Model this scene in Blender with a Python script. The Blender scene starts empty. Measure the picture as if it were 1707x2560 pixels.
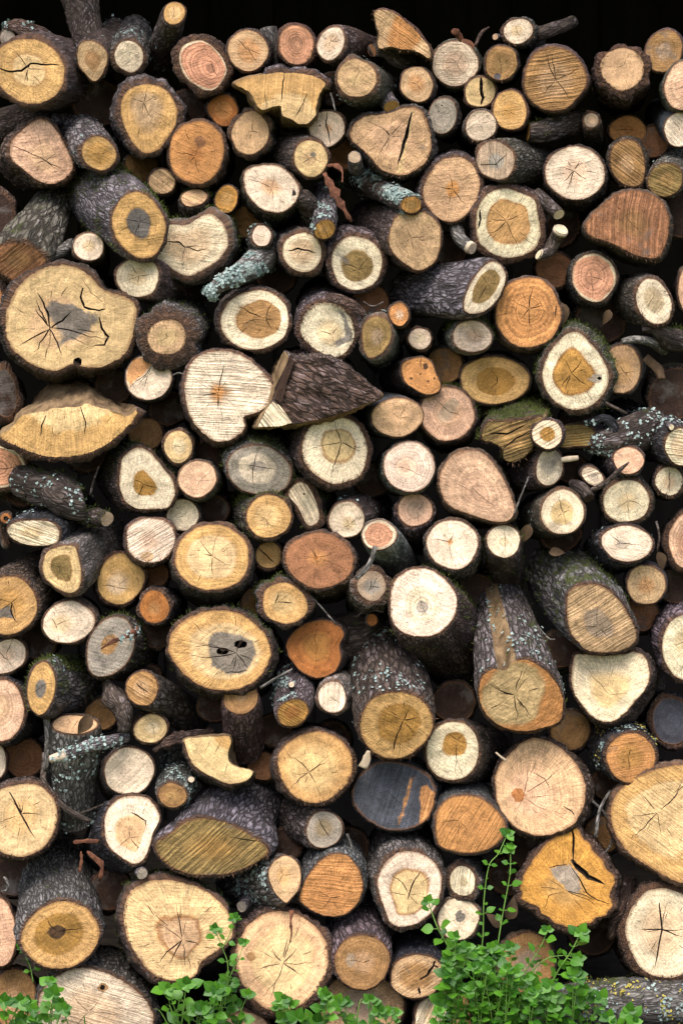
import bpy, math, random
import numpy as np
from mathutils import Vector, Matrix
from mathutils.geometry import delaunay_2d_cdt

# ---------------------------------------------------------------- camera, sky, sun, exposure
S = 0.0009                      # metres per photo pixel on the front plane of the stack
D = 4.0                         # camera to the front plane
ZC = (2600 - 1280) * S          # camera height: the ground lies at photo row 2600
sc = bpy.context.scene
COL = sc.collection
cam = bpy.data.cameras.new('camera'); camo = bpy.data.objects.new('camera', cam); COL.objects.link(camo)
camo.location = (0, -D, ZC); camo.rotation_euler = (math.radians(90), 0, 0)
cam.sensor_fit = 'VERTICAL'; cam.sensor_height = 24.0
cam.lens = 24.0 * D / (2560 * S)
cam.clip_end = 500
sc.camera = camo
SUN_EL, SUN_AZ = 58, 16         # overcast: a broad soft sun behind the camera, a little to the left
w = bpy.data.worlds.new('World'); sc.world = w; w.use_nodes = True
sky = w.node_tree.nodes.new('ShaderNodeTexSky'); sky.sky_type = 'NISHITA'; sky.sun_disc = False
sky.sun_elevation = math.radians(SUN_EL); sky.sun_rotation = math.radians(180 + SUN_AZ)
sky.air_density = 1.0; sky.dust_density = 4.0; sky.ozone_density = 1.0
bg = w.node_tree.nodes['Background']; w.node_tree.links.new(sky.outputs[0], bg.inputs[0]); bg.inputs[1].default_value = 0.14
sl = bpy.data.lights.new('sun', 'SUN'); sl.energy = 1.5; sl.angle = math.radians(40); sl.color = (1, .97, .93)
so = bpy.data.objects.new('sun', sl); COL.objects.link(so); so.location = (-1, -3, 6)
so.rotation_euler = (math.radians(90 - SUN_EL), 0, math.radians(-SUN_AZ))
sc.view_settings.view_transform = 'Standard'; sc.view_settings.look = 'None'
sc.view_settings.exposure = 1.0; sc.view_settings.gamma = 1.0
sc.cycles.max_bounces = 6; sc.cycles.diffuse_bounces = 3

# ---------------------------------------------------------------- small maths
TO = {i: ((0, 553, 1107)[(i-1) % 3], ((i-1)//3)*640) for i in range(1, 13)}
TS = 600/1568.0
def px(t, x, y): return (TO[t][0] + x*TS, TO[t][1] + y*TS)
def unp(u, v, Y):
    k = S*(Y+D)/D
    return np.array(((u-853.5)*k, Y, ZC + (1280-v)*k))
def lin(c): return tuple(((x/255)/12.92 if x < 10 else ((x/255+.055)/1.055)**2.4) for x in c)
WOOD = dict(c=(238,217,182), w=(238,212,184), h=(206,146,70), y=(213,167,106), g=(181,133,68), o=(210,148,90), d=(172,108,56),
            p=(224,180,146), b=(216,175,132), t=(168,126,80), r=(168,154,138), s=(118,111,103), k=(64,46,36),
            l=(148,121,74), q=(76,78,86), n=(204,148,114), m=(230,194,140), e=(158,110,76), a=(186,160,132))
ALB = .82
def wcol(k, rng=None, j=.05):
    c = [x*ALB for x in lin(WOOD[k])]
    if rng: f = 1+rng.uniform(-j, j); c = [x*f*(1+rng.uniform(-.025, .025)) for x in c]
    return tuple(c)
BARK = dict(d=(.078,.058,.048), p=(.170,.144,.148), g=(.185,.170,.152), n=(.040,.042,.050), r=(.135,.082,.062), s=(.135,.125,.112), b=(.10,.074,.058))

def _h(ix, iy, iz, s):
    v = np.sin(ix*127.1 + iy*311.7 + iz*74.7 + s*53.13)*43758.5453
    return v - np.floor(v)
def vn(p, s=0):
    p = np.asarray(p, float); i = np.floor(p); f = p-i; f = f*f*(3-2*f)
    r = 0
    for a in (0, 1):
        for b in (0, 1):
            for c in (0, 1):
                wgt = (f[:,0] if a else 1-f[:,0])*(f[:,1] if b else 1-f[:,1])*(f[:,2] if c else 1-f[:,2])
                r = r + wgt*_h(i[:,0]+a, i[:,1]+b, i[:,2]+c, s)
    return r
def fbm(p, s=0, o=3):
    p = np.asarray(p, float); r = 0; a = .5; t = 0
    for k in range(o):
        r = r + a*vn(p*2**k, s+k*7); t += a; a *= .5
    return r/t
def smooth(x): x = np.clip(x, 0, 1); return x*x*(3-2*x)

# ---------------------------------------------------------------- materials
def newmat(name):
    m = bpy.data.materials.new(name); m.use_nodes = True
    nt = m.node_tree; b = nt.nodes['Principled BSDF']
    b.inputs['Specular IOR Level'].default_value = .25
    return m, nt, b
class NT:
    def __init__(s, nt): s.t = nt
    def n(s, k, **kw):
        x = s.t.nodes.new(k)
        for a, v in kw.items(): setattr(x, a, v)
        return x
    def put(s, sock, v):
        if isinstance(v, bpy.types.NodeSocket): s.t.links.new(v, sock)
        else: sock.default_value = v
    def m(s, op, a, b=None, c=None, clamp=False):
        x = s.n('ShaderNodeMath', operation=op, use_clamp=clamp); s.put(x.inputs[0], a)
        if b is not None: s.put(x.inputs[1], b)
        if c is not None: s.put(x.inputs[2], c)
        return x.outputs[0]
    def mix(s, f, a, b, bt='MIX'):
        x = s.n('ShaderNodeMix', data_type='RGBA', blend_type=bt)
        s.put(x.inputs[0], f)
        for i, v in ((6, a), (7, b)):
            if isinstance(v, tuple) and len(v) == 3: v = v+(1,)
            s.put(x.inputs[i], v)
        return x.outputs[2]
    def oat(s, name):
        return s.n('ShaderNodeAttribute', attribute_type='OBJECT', attribute_name=name)
    def gat(s, name):
        return s.n('ShaderNodeAttribute', attribute_type='GEOMETRY', attribute_name=name)
    def noise(s, vec, scale, detail=3, rough=.55, dist=0):
        x = s.n('ShaderNodeTexNoise'); s.put(x.inputs['Vector'], vec); x.inputs['Scale'].default_value = scale
        x.inputs['Detail'].default_value = detail; x.inputs['Roughness'].default_value = rough; x.inputs['Distortion'].default_value = dist
        return x.outputs[0]
    def comb(s, x, y, z):
        c = s.n('ShaderNodeCombineXYZ')
        for i, v in enumerate((x, y, z)): s.put(c.inputs[i], v)
        return c.outputs[0]
    def sep(s, v):
        c = s.n('ShaderNodeSeparateXYZ'); s.put(c.inputs[0], v); return c.outputs
    def ss(s, x, a, b):
        r = s.n('ShaderNodeMapRange', interpolation_type='SMOOTHSTEP')
        s.put(r.inputs[0], x); s.put(r.inputs[1], a); s.put(r.inputs[2], b); return r.outputs[0]
    def bump(s, h, d, strength=1, nrm=None):
        x = s.n('ShaderNodeBump'); s.put(x.inputs['Height'], h); x.inputs['Distance'].default_value = d; x.inputs['Strength'].default_value = strength
        if nrm is not None: s.put(x.inputs['Normal'], nrm)
        return x.outputs[0]

def face_material(name, patch=False):
    m, t, B = newmat(name); N = NT(t)
    pq = N.gat('pq').outputs['Vector']; a, b, r = N.sep(pq)[:3]
    seed = N.oat('seed').outputs['Fac']
    P1 = N.sep(N.oat('par').outputs['Vector']); P2 = N.sep(N.oat('par2').outputs['Vector']); P3 = N.sep(N.oat('par3').outputs['Vector'])
    hr, soft, ringc = P1[0], P1[1], P1[2]
    saw, sang, ray = P2[0], P2[1], P2[2]
    stain, edge, rad = P3[0], P3[1], P3[2]
    v2 = N.comb(a, b, seed)
    low = N.noise(v2, 9, 2)
    mid = N.noise(v2, 34, 3)
    fine = N.noise(v2, 260, 3, .6)
    # heartwood zone with a wandering edge
    rr = N.m('ADD', r, N.m('MULTIPLY', N.m('SUBTRACT', N.noise(v2, 22, 2), .5), .26))
    f = N.ss(rr, N.m('SUBTRACT', hr, soft), N.m('ADD', hr, soft))
    if 1:
        col = N.mix(f, N.oat('heart').outputs['Color'], N.oat('sap').outputs['Color'])
        e = N.m('SUBTRACT', 1, N.m('DIVIDE', N.m('ABSOLUTE', N.m('SUBTRACT', rr, hr)), .07), clamp=True)
        col = N.mix(N.m('MULTIPLY', e, edge), col, N.mix(1, col, (.52, .37, .25), 'MULTIPLY'))
    def mul(col, x, amt):     # col * (1 + amt*(x-.5)*2)
        k = N.m('ADD', 1, N.m('MULTIPLY', N.m('SUBTRACT', x, .5), N.m('MULTIPLY', amt, 2) if not isinstance(amt, float) else amt*2))
        mm = N.n('ShaderNodeVectorMath', operation='SCALE'); N.put(mm.inputs[0], col); N.put(mm.inputs[3], k); return mm.outputs[0]
    pw = N.gat('pw').outputs['Fac']
    pk = N.ss(N.m('ADD', pw, N.m('MULTIPLY', N.m('SUBTRACT', N.noise(v2, 45, 4, .6), .5), .9)), .30, .62)
    kc_ = N.oat('kcol').outputs['Color']
    col = N.mix(N.m('MULTIPLY', pk, .92), col, kc_)
    col = mul(col, low, .42)
    col = mul(col, N.ss(mid, .25, .75), .20)
    # growth rings
    rm = N.m('MULTIPLY', r, rad)
    wob = N.m('MULTIPLY', N.m('SUBTRACT', N.noise(v2, 14, 3), .5), .022)
    rn = N.noise(N.comb(N.m('ADD', rm, wob), N.m('MULTIPLY', seed, 3.7), 0), 300, 2, .6)
    rn2 = N.ss(rn, .38, .62)
    col = mul(col, rn2, N.m('MULTIPLY', ringc, 1.0))
    # rays: fine streaks out from the pith
    th = N.m('ARCTAN2', b, a)
    rv = N.comb(N.m('MULTIPLY', N.m('COSINE', th), 13), N.m('MULTIPLY', N.m('SINE', th), 13), N.m('ADD', N.m('MULTIPLY', r, 1.6), seed))
    rays = N.noise(rv, 3.6, 4, .75)
    col = mul(col, N.ss(rays, .3, .7), ray)
    hv = N.comb(N.m('MULTIPLY', N.m('COSINE', th), 9), N.m('MULTIPLY', N.m('SINE', th), 9), N.m('ADD', N.m('MULTIPLY', r, 2.6), N.m('MULTIPLY', seed, 2.1)))
    hn = N.noise(hv, 3.1, 3, .6)
    hl = N.m('SUBTRACT', 1, N.m('DIVIDE', N.m('ABSOLUTE', N.m('SUBTRACT', hn, .5)), .011), clamp=True)
    hl = N.m('MULTIPLY', hl, N.ss(N.noise(v2, 40, 2), .44, .60))
    col = N.mix(N.m('MULTIPLY', hl, .62), col, (.075, .048, .030))
    # saw marks
    ca, sa = N.m('COSINE', sang), N.m('SINE', sang)
    u = N.m('ADD', N.m('MULTIPLY', a, ca), N.m('MULTIPLY', b, sa)); vv = N.m('SUBTRACT', N.m('MULTIPLY', b, ca), N.m('MULTIPLY', a, sa))
    vw = N.m('ADD', vv, N.m('MULTIPLY', N.m('SUBTRACT', low, .5), .015))
    sw = N.noise(N.comb(N.m('MULTIPLY', u, 7), N.m('MULTIPLY', vw, 230), seed), 1, 3, .6)
    sws = N.ss(sw, .33, .67)
    col = mul(col, sws, saw)
    col = mul(col, fine, .42)
    # weather stain, fungus specks, grey bloom
    gm = N.ss(N.noise(v2, 15, 4, .65), N.m('SUBTRACT', .82, N.m('MULTIPLY', stain, .5)), N.m('SUBTRACT', .92, N.m('MULTIPLY', stain, .42)))
    col = N.mix(N.m('MULTIPLY', gm, .72), col, (.13, .112, .098))
    sp = N.ss(N.m('ADD', N.noise(v2, 105, 3, .6), N.m('MULTIPLY', N.m('SUBTRACT', low, .5), .22)), .66, .73)
    col = N.mix(N.m('MULTIPLY', sp, .55), col, (.07, .045, .03))
    if not patch:             # cambium line just inside the bark
        ed = N.ss(N.m('ADD', r, N.m('MULTIPLY', N.m('SUBTRACT', mid, .5), .16)), .93, 1.0)
        col = N.mix(N.m('MULTIPLY', ed, .65), col, (.17, .075, .032))
    N.put(B.inputs['Base Color'], col)
    N.put(B.inputs['Roughness'], .82)
    h = N.m('ADD', N.m('MULTIPLY', sws, N.m('MULTIPLY', saw, 4)), N.m('ADD', N.m('MULTIPLY', rays, .5), N.m('MULTIPLY', fine, .8)))
    N.put(B.inputs['Normal'], N.bump(h, .0022, .8, N.bump(mid, .009, .6)))
    return m

def bark_material(name):
    m, t, B = newmat(name); N = NT(t)
    q = N.gat('bq').outputs['Vector']; x, y, z = N.sep(q)[:3]
    rim = N.gat('rim').outputs['Fac']
    P = N.sep(N.oat('bpar').outputs['Vector']); lich, moss, rgh = P
    seed = N.oat('seed').outputs['Fac']
    base = N.oat('bcol').outputs['Color']
    so_ = N.comb(N.m('ADD', x, seed), N.m('ADD', y, seed), N.m('MULTIPLY', z, .34))
    sf = N.comb(N.m('ADD', x, seed), N.m('ADD', y, seed), z)
    dn = N.n('ShaderNodeTexNoise'); N.put(dn.inputs['Vector'], so_); dn.inputs['Scale'].default_value = 45; dn.inputs['Detail'].default_value = 3
    dv = N.n('ShaderNodeVectorMath', operation='MULTIPLY_ADD'); N.put(dv.inputs[0], dn.outputs['Color']); dv.inputs[1].default_value = (.026,)*3; N.put(dv.inputs[2], so_)
    vo = N.n('ShaderNodeTexVoronoi', feature='DISTANCE_TO_EDGE'); N.put(vo.inputs['Vector'], dv.outputs[0]); N.put(vo.inputs['Scale'], N.m('ADD', 74, N.m('MULTIPLY', N.m('FRACT', N.m('MULTIPLY', seed, 7.31)), 70)))
    pl = N.ss(N.m('ADD', vo.outputs['Distance'], N.m('MULTIPLY', N.m('SUBTRACT', N.noise(so_, 120, 3, .7), .5), .16)), .03, .24)
    n1 = N.noise(so_, 34, 5, .65); n2 = N.noise(sf, 13, 3); n3 = N.noise(sf, 190, 4, .7)
    def sc_(col, k):
        mm = N.n('ShaderNodeVectorMath', operation='SCALE'); N.put(mm.inputs[0], col); N.put(mm.inputs[3], k); return mm.outputs[0]
    col = sc_(base, N.m('ADD', .1, N.m('MULTIPLY', N.ss(n1, .25, .75), 1.75)))
    col = N.mix(N.m('MULTIPLY', N.ss(n2, .45, .7), .55), col, sc_(base, .62))
    # plates paler and greyer than the near-black brown lines between them
    col = N.mix(N.m('MULTIPLY', N.m('SUBTRACT', 1, pl), N.m('MULTIPLY', rgh, .9)), col, N.mix(.6, (.026, .015, .011), sc_(base, .22)))
    pale = N.ss(N.m('ADD', N.m('MULTIPLY', N.noise(so_, 110, 4, .75), .7), N.m('MULTIPLY', n2, .3)), .50, .64)
    col = N.mix(N.m('MULTIPLY', N.m('MULTIPLY', pale, pl), .75), col, N.mix(.5, sc_(base, 2.9), (.42, .37, .42)))
    sheen_spk = N.ss(N.noise(sf, 230, 3, .7), .66, .73)
    col = N.mix(N.m('MULTIPLY', sheen_spk, .55), col, (.46, .45, .47))  # whitish specks paint the sheen of wet bark into its colour
    # lichen: crisp pale blue-green flecks and grey film
    ln = N.noise(sf, 62, 5, .68, .4); lm_ = N.noise(sf, 9, 2)
    lt = N.m('ADD', N.m('MULTIPLY', ln, .48), N.m('MULTIPLY', lm_, .52))
    th = N.m('SUBTRACT', .76, N.m('MULTIPLY', lich, .26))
    lk = N.ss(lt, th, N.m('ADD', th, .035))
    lc = N.mix(N.ss(n3, .4, .6), (.20, .27, .245), (.46, .53, .50))
    col = N.mix(N.m('MULTIPLY', lk, .9), col, lc)
    # moss film on the upper side
    ge = N.n('ShaderNodeNewGeometry'); nz = N.sep(ge.outputs['Normal'])[2]
    mt = N.m('ADD', N.noise(sf, 24, 4, .65), N.m('MULTIPLY', nz, .18))
    mth = N.m('SUBTRACT', .80, N.m('MULTIPLY', moss, .30))
    mk = N.ss(mt, mth, N.m('ADD', mth, .12))
    mc = N.mix(n3, (.022, .034, .008), (.10, .115, .026))
    col = N.mix(N.m('MULTIPLY', mk, .85), col, mc)
    # inner bark on the sawn rim
    rc = N.mix(N.ss(N.noise(sf, 70, 3), .35, .65), (.060, .032, .020), (.155, .078, .042))
    col = N.mix(N.m('MULTIPLY', N.ss(rim, .25, .8), .85), col, rc)
    N.put(B.inputs['Base Color'], col)
    N.put(B.inputs['Roughness'], N.m('SUBTRACT', .86, N.m('MULTIPLY', pale, .16))); B.inputs['Specular IOR Level'].default_value = .28
    h = N.m('ADD', N.m('MULTIPLY', pl, .55), N.m('ADD', N.m('MULTIPLY', N.noise(so_, 85, 5, .75), 1.5), N.m('MULTIPLY', n3, .6)))
    hb = N.n('ShaderNodeBump'); N.put(hb.inputs['Height'], h); N.put(hb.inputs['Strength'], N.m('MULTIPLY', rgh, .75)); hb.inputs['Distance'].default_value = .012
    N.put(B.inputs['Normal'], hb.outputs[0])
    return m

def simple_material(name, c1, c2, scale, rough=.8, bump=.003, stretch=(1, 1, 1), spec=.25, trans=0, obj=True):
    m, t, B = newmat(name); N = NT(t)
    tc = N.n('ShaderNodeTexCoord'); mp = N.n('ShaderNodeMapping'); N.put(mp.inputs[0], tc.outputs['Object']); mp.inputs['Scale'].default_value = stretch
    n = N.noise(mp.outputs[0], scale, 5, .65); n2 = N.noise(mp.outputs[0], scale*.21, 2)
    f = N.m('ADD', N.m('MULTIPLY', n, .65), N.m('MULTIPLY', n2, .35))
    N.put(B.inputs['Base Color'], N.mix(N.ss(f, .32, .68), c1, c2)); B.inputs['Roughness'].default_value = rough
    B.inputs['Specular IOR Level'].default_value = spec
    if bump: N.put(B.inputs['Normal'], N.bump(n, bump, .7))
    return m

def leaf_material():
    m, t, B = newmat('leaf_green'); N = NT(t)
    li = N.gat('lv'); x, y, z = N.sep(li.outputs['Vector'])[:3]       # along, across, random
    c = N.mix(z, (.022, .105, .006), (.115, .315, .018))
    vein = N.ss(N.m('ABSOLUTE', y), .10, .0)
    c = N.mix(N.m('MULTIPLY', vein, .5), c, (.16, .34, .07))
    tc = N.n('ShaderNodeTexCoord'); n = N.noise(tc.outputs['Object'], 160, 3)
    c = N.mix(N.m('MULTIPLY', n, .35), c, (.04, .16, .015))
    N.put(B.inputs['Base Color'], c); B.inputs['Roughness'].default_value = .42; B.inputs['Specular IOR Level'].default_value = .4
    tr = N.n('ShaderNodeBsdfTranslucent'); N.put(tr.inputs[0], c)
    mx = N.n('ShaderNodeMixShader'); mx.inputs[0].default_value = .28
    out = t.nodes['Material Output']; t.links.new(B.outputs[0], mx.inputs[1]); t.links.new(tr.outputs[0], mx.inputs[2]); t.links.new(mx.outputs[0], out.inputs[0])
    return m

M = dict(face=face_material('sawn_wood'), bark=bark_material('bark'),
         crack=simple_material('crack_dirt_shade', (.016, .010, .007), (.040, .026, .017), 90, .95, 0),  # groove and hole walls: dirt plus crevice shade, both put into the colour
         moss=simple_material('moss', (.020, .034, .007), (.105, .125, .024), 60, .95, 0),
         lichen=simple_material('lichen', (.15, .22, .205), (.40, .48, .45), 60, .95, 0),
         ylichen=simple_material('yellow_lichen', (.30, .24, .03), (.50, .42, .10), 60, .95, 0),
         split=simple_material('split_wood', (.070, .042, .022), (.30, .20, .105), 34, .9, .020, (1, 1, .12)),
         pale=simple_material('stripped_wood', (.28, .20, .12), (.60, .50, .37), 40, .85, .004, (1, 1, .3)),
         rbark=simple_material('red_inner_bark', (.055, .020, .013), (.21, .085, .045), 70, .85, .006, (1, .4, 1)),
         fibre=simple_material('bark_fibre', (.030, .018, .012), (.11, .060, .034), 60, .9, 0),
         leaf=leaf_material(),
         stem=simple_material('plant_stem', (.09, .20, .03), (.19, .34, .07), 60, .5, 0),
         dry=simple_material('dry_leaf', (.035, .021, .012), (.10, .060, .030), 50, .8, .002),
         soil=simple_material('soil', (.014, .011, .008), (.045, .034, .024), 16, .95, .02), bounce_lawn=simple_material('bounce_lawn', (.045, .060, .018), (.15, .17, .065), 16, .95, .02),
         plank=simple_material('shade_dark_boards', (.010, .008, .007), (.024, .019, .016), 9, .9, .006, (1, 1, .06)))  # near-black colour puts the shade of the shed interior into the boards

# ---------------------------------------------------------------- building blocks
def tag(o, label=None, cat=None, group=None, kind=None):
    for k, v in (('label', label), ('category', cat), ('group', group), ('kind', kind)):
        if v: o[k] = v
def mesh_obj(name, V, F, mats, parent=None, smooth_=False, mi=None, loc=None):
    me = bpy.data.meshes.new(name)
    V = np.asarray(V, float)
    if loc is not None: V = V - loc
    me.from_pydata(V.tolist(), [], F)
    for m in mats: me.materials.append(m)
    if mi is not None: me.polygons.foreach_set('material_index', np.asarray(mi, np.int32))
    if smooth_: me.polygons.foreach_set('use_smooth', np.ones(len(me.polygons), bool))
    me.update()
    o = bpy.data.objects.new(name, me); COL.objects.link(o)
    if parent is not None: o.parent = parent
    return o
def attr(o, name, arr, typ='FLOAT_VECTOR'):
    a = o.data.attributes.new(name, typ, 'POINT')
    a.data.foreach_set('vector' if typ == 'FLOAT_VECTOR' else 'value', np.asarray(arr, np.float32).ravel())
def empty(name, loc):
    o = bpy.data.objects.new(name, None); COL.objects.link(o); o.location = tuple(loc); o.empty_display_size = .05
    return o

def outline(sh, t, rng, na):
    """closed outline in photo pixels (na points), the control index of each, and the centre"""
    if isinstance(sh, tuple):
        cx, cy, rx, ry = sh[:4]; rot = math.radians(sh[4] if len(sh) > 4 else rng.uniform(-8, 8))
        th = np.linspace(0, 2*np.pi, na, endpoint=False)
        ph = [rng.uniform(0, 6.28) for _ in range(6)]; am = [rng.uniform(.3, 1)*k for k in (.022, .024, .016, .010, .007, .005)]
        fr = fbm(np.c_[np.cos(th)*7, np.sin(th)*7, np.full(na, rng.random()*30)], 4, 3)-.5
        rr = 1 + .055*fr + sum(am[i]*np.cos((i+2)*th+ph[i]) for i in range(6))
        x = rx*rr*np.cos(th); y = ry*rr*np.sin(th)
        X = cx + x*math.cos(rot) - y*math.sin(rot); Y = cy + x*math.sin(rot) + y*math.cos(rot)
        idx = th/(2*np.pi)
    else:
        P = np.array([[float(v) for v in s.split(',')] for s in sh.split()])
        n = len(P); L = np.linalg.norm(np.roll(P, -1, 0)-P, axis=1); cum = np.concatenate(([0], np.cumsum(L)))
        s_ = np.linspace(0, cum[-1], na, endpoint=False)
        i = np.clip(np.searchsorted(cum, s_, 'right')-1, 0, n-1); f = ((s_-cum[i])/np.maximum(L[i], 1e-6))[:, None]
        p0, p1, p2, p3 = P[(i-1) % n], P[i], P[(i+1) % n], P[(i+2) % n]
        Q = .5*((2*p1) + (-p0+p2)*f + (2*p0-5*p1+4*p2-p3)*f**2 + (-p0+3*p1-3*p2+p3)*f**3)
        X, Y = Q[:, 0], Q[:, 1]; idx = i + f[:, 0]
        sz = cum[-1]/6.28
        X = X + (fbm(np.c_[X/17, Y/17, X*0], rng.random()*9, 2)-.5)*sz*.042; Y = Y + (fbm(np.c_[X/17, Y/17, X*0+5], rng.random()*9, 2)-.5)*sz*.042
    # shoelace: make it run counter-clockwise as seen by the camera (rows grow downwards)
    A = .5*np.sum(X*np.roll(Y, -1)-np.roll(X, -1)*Y)
    if A > 0: X, Y, idx = X[::-1], Y[::-1], idx[::-1]
    U = TO[t][0] + X*TS; V = TO[t][1] + Y*TS
    return U, V, idx, abs(A)*TS*TS

SEED = [0]
def scatter_tufts(name, parent, loc, Vb, Nb, sel, n, size, mat, rng, blade=True, up=.6):
    """small leafy blades or crusty flakes standing on chosen bark vertices"""
    ids = np.flatnonzero(sel)
    if len(ids) < 4: return
    V = []; F = []
    r = np.random.default_rng(rng.randrange(1 << 30))
    pick = ids[r.integers(0, len(ids), n)]
    for i in pick:
        p = Vb[i] + r.normal(0, .003, 3); nn = Nb[i] + r.normal(0, .45 if blade else .22, 3) + np.array((0, 0, up if blade else 0)); nn /= np.linalg.norm(nn)+1e-9
        tdir = np.cross(nn, r.normal(0, 1, 3)); tdir /= np.linalg.norm(tdir)+1e-9
        k = len(V); s = size*r.uniform(.5, 1.4)
        if blade:
            V += [p - tdir*s*.16, p + tdir*s*.16, p + nn*s + tdir*r.normal(0, .3)*s]; F.append((k, k+1, k+2))
        else:
            s *= .62; b2 = np.cross(nn, tdir); c = Nb[i]*s*.22
            V += [p+c*.3-tdir*s*.5-b2*s*.3, p+c*r.uniform(.4, 1.2)+tdir*s*.5-b2*s*.35, p+c*r.uniform(.2, 1)+tdir*s*.4+b2*s*.4, p+c*r.uniform(.4, 1.3)-tdir*s*.4+b2*s*.35]; F.append((k, k+1, k+2, k+3))
    o = mesh_obj(name, V, F, [mat], parent, loc=loc); o['kind'] = 'stuff'

def K(t, sh, sap, heart, hr, label, d=(0, 0), L=.36, y=None, bt=10, br=.96, bu=1.07, bk='d', n=6, cw=1.0, ring=.11, saw=.075, sa=None,
      ray=.40, pith=None, moss=0, lich=.08, stain=.34, rg=1.0, tf=.6, cr=(), holes=(), patch=(), kc='s', split=None, bface=None, name='firewood_log', cat='log',
      edge=None, soft=None, hs=None, flat=False, stubs=(), sec=None, yl=0, tuft=0, flake=0, frag=0):
    SEED[0] += 1; sd = SEED[0]; rng = random.Random(sd*7919+13)
    if hs is None: hs = 1.0 if (soft is not None or edge is not None) else .6
    soft = None if soft is None else max(soft, .035)
    if soft is None: soft = .06 if edge is not None else .17
    if edge is None: edge = .08
    n = int(round(n*1.35)); cw *= .78; bt = bt*1.12+1
    if y is None: y = rng.uniform(-.045, .03)
    if bk == 'd' and rg == 1.0: bk = rng.choice('dddbbrs'); rg = rng.uniform(.45, 1.15)
    flake = int(flake*.55)
    U0, V0, _, A = outline(sh, t, random.Random(sd), 48); R = math.sqrt(A/math.pi)*S
    na = int(min(150, max(40, 2*math.pi*R/.0052)))
    U, V, idx, A = outline(sh, t, random.Random(sd), na)
    cu, cv = U.mean(), V.mean()
    k = S*(y+D)/D
    a = (U-cu)*k; b = -(V-cv)*k
    c0 = unp(cu, cv, y); c1 = unp(cu+d[0]*TS, cv+d[1]*TS, y+L)
    ax = c1-c0; mx, mz = ax[0]/ax[1]*tf, ax[2]/ax[1]*tf
    mm = math.hypot(mx, mz)
    if mm > 1.3: mx, mz = mx*1.3/mm, mz*1.3/mm
    mx += rng.uniform(-.15, .15); mz += rng.uniform(-.17, .05)
    top = empty(name, c0); tag(top, label, cat, 'cut logs and branches stacked in the firewood pile')
    def plane(A_, B_): return -(A_*mx + B_*mz)
    # ---- sawn face
    if pith is None: pa, pb = rng.uniform(-.16, .16)*R, rng.uniform(-.16, .16)*R
    else:
        pu, pv = px(t, *pith); pa, pb = (pu-cu)*k, -(pv-cv)*k
    vs = [Vector((a[i], b[i])) for i in range(na)]; edges = []; faces = [list(range(na))]; kind = ['face']; depth = {}
    oa = np.c_[a-pa, b-pb]
    for lv in (.94, .8, .6, .4, .2):
        if split is not None and lv < .94: break
        st = max(1, int(na*.012/lv)) if lv > .5 else max(2, int(na/18/lv/1.6))
        for i in range(0, na, st):
            vs.append(Vector((pa+oa[i, 0]*lv, pb+oa[i, 1]*lv)))
    ang = np.arctan2(oa[:, 1], oa[:, 0]); rad_ = np.hypot(oa[:, 0], oa[:, 1]); od = np.argsort(ang)
    def reach(th): return float(np.interp((th+math.pi) % (2*math.pi)-math.pi, ang[od], rad_[od], period=2*math.pi))
    def add_crack(pts, wd, dp=None, end=.0):
        m_ = len(pts); l_ = []; r_ = []; sp = []
        for i, p in enumerate(pts):
            q0 = pts[max(0, i-1)]; q1 = pts[min(m_-1, i+1)]; tx, ty = q1[0]-q0[0], q1[1]-q0[1]; h = math.hypot(tx, ty)+1e-9
            s_ = i/(m_-1); ww = wd[i]*.5
            l_.append((p[0]-ty/h*ww, p[1]+tx/h*ww)); r_.append((p[0]+ty/h*ww, p[1]-tx/h*ww))
        i0 = len(vs); poly = []
        for p in l_[:-1]: vs.append(Vector(p)); poly.append(len(vs)-1)
        vs.append(Vector(pts[-1])); poly.append(len(vs)-1)
        for p in reversed(r_[1:-1]): vs.append(Vector(p)); poly.append(len(vs)-1)
        vs.append(Vector(r_[0])); poly.append(len(vs)-1)
        faces.append(poly); kind.append('crack')
        prev = None
        for i in range(1, m_-1):
            vs.append(Vector(pts[i])); j = len(vs)-1; depth[j] = dp or min(.018, wd[i]*3.2+.002)
            if prev is not None: edges.append((prev, j))
            prev = j
    def walk(th, r0, r1, wmax, wig):
        m_ = max(5, int(9*(r1-r0))+4); pts = []; wd = []; ph = rng.uniform(0, 6.28); o = 0
        for i in range(m_):
            s_ = i/(m_-1); o += rng.uniform(-1, 1)*wig; rr = r0+(r1-r0)*s_
            tt = th + o*min(1, .3+rr); q = reach(tt)*rr
            pts.append((pa+math.cos(tt)*q, pb+math.sin(tt)*q)); wd.append(max(.00035, wmax*(min(1, .35+3*s_) if r0 < .1 else math.sin(math.pi*min(.98, s_*.9+.1)))*(1-s_)**.7))
        add_crack(pts, wd)
    if n:
        th0 = rng.uniform(0, 6.28)
        big = max(2, int(round(n*.45)))
        for i in range(big):
            th = th0 + 6.283*i/big + rng.uniform(-.6, .6)
            walk(th, .012 if i < 3 else rng.uniform(.012, .14), rng.choice((rng.uniform(.25, .6), rng.uniform(.5, .97))), R*cw*rng.uniform(.014, .044)+.0005, .085)
        for i in range(max(0, n-big) if sec is None else sec):
            th = th0 + 6.283*(i+.5)/max(1, n-big) + rng.uniform(-.5, .5); r0 = rng.uniform(.2, .7)
            walk(th, r0, min(.93, r0+rng.uniform(.14, .42)), R*cw*rng.uniform(.013, .026)+.0004, .03)
    def loc2(x_, y_): u_, v_ = px(t, x_, y_); return ((u_-cu)*k, -(v_-cv)*k)
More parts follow.
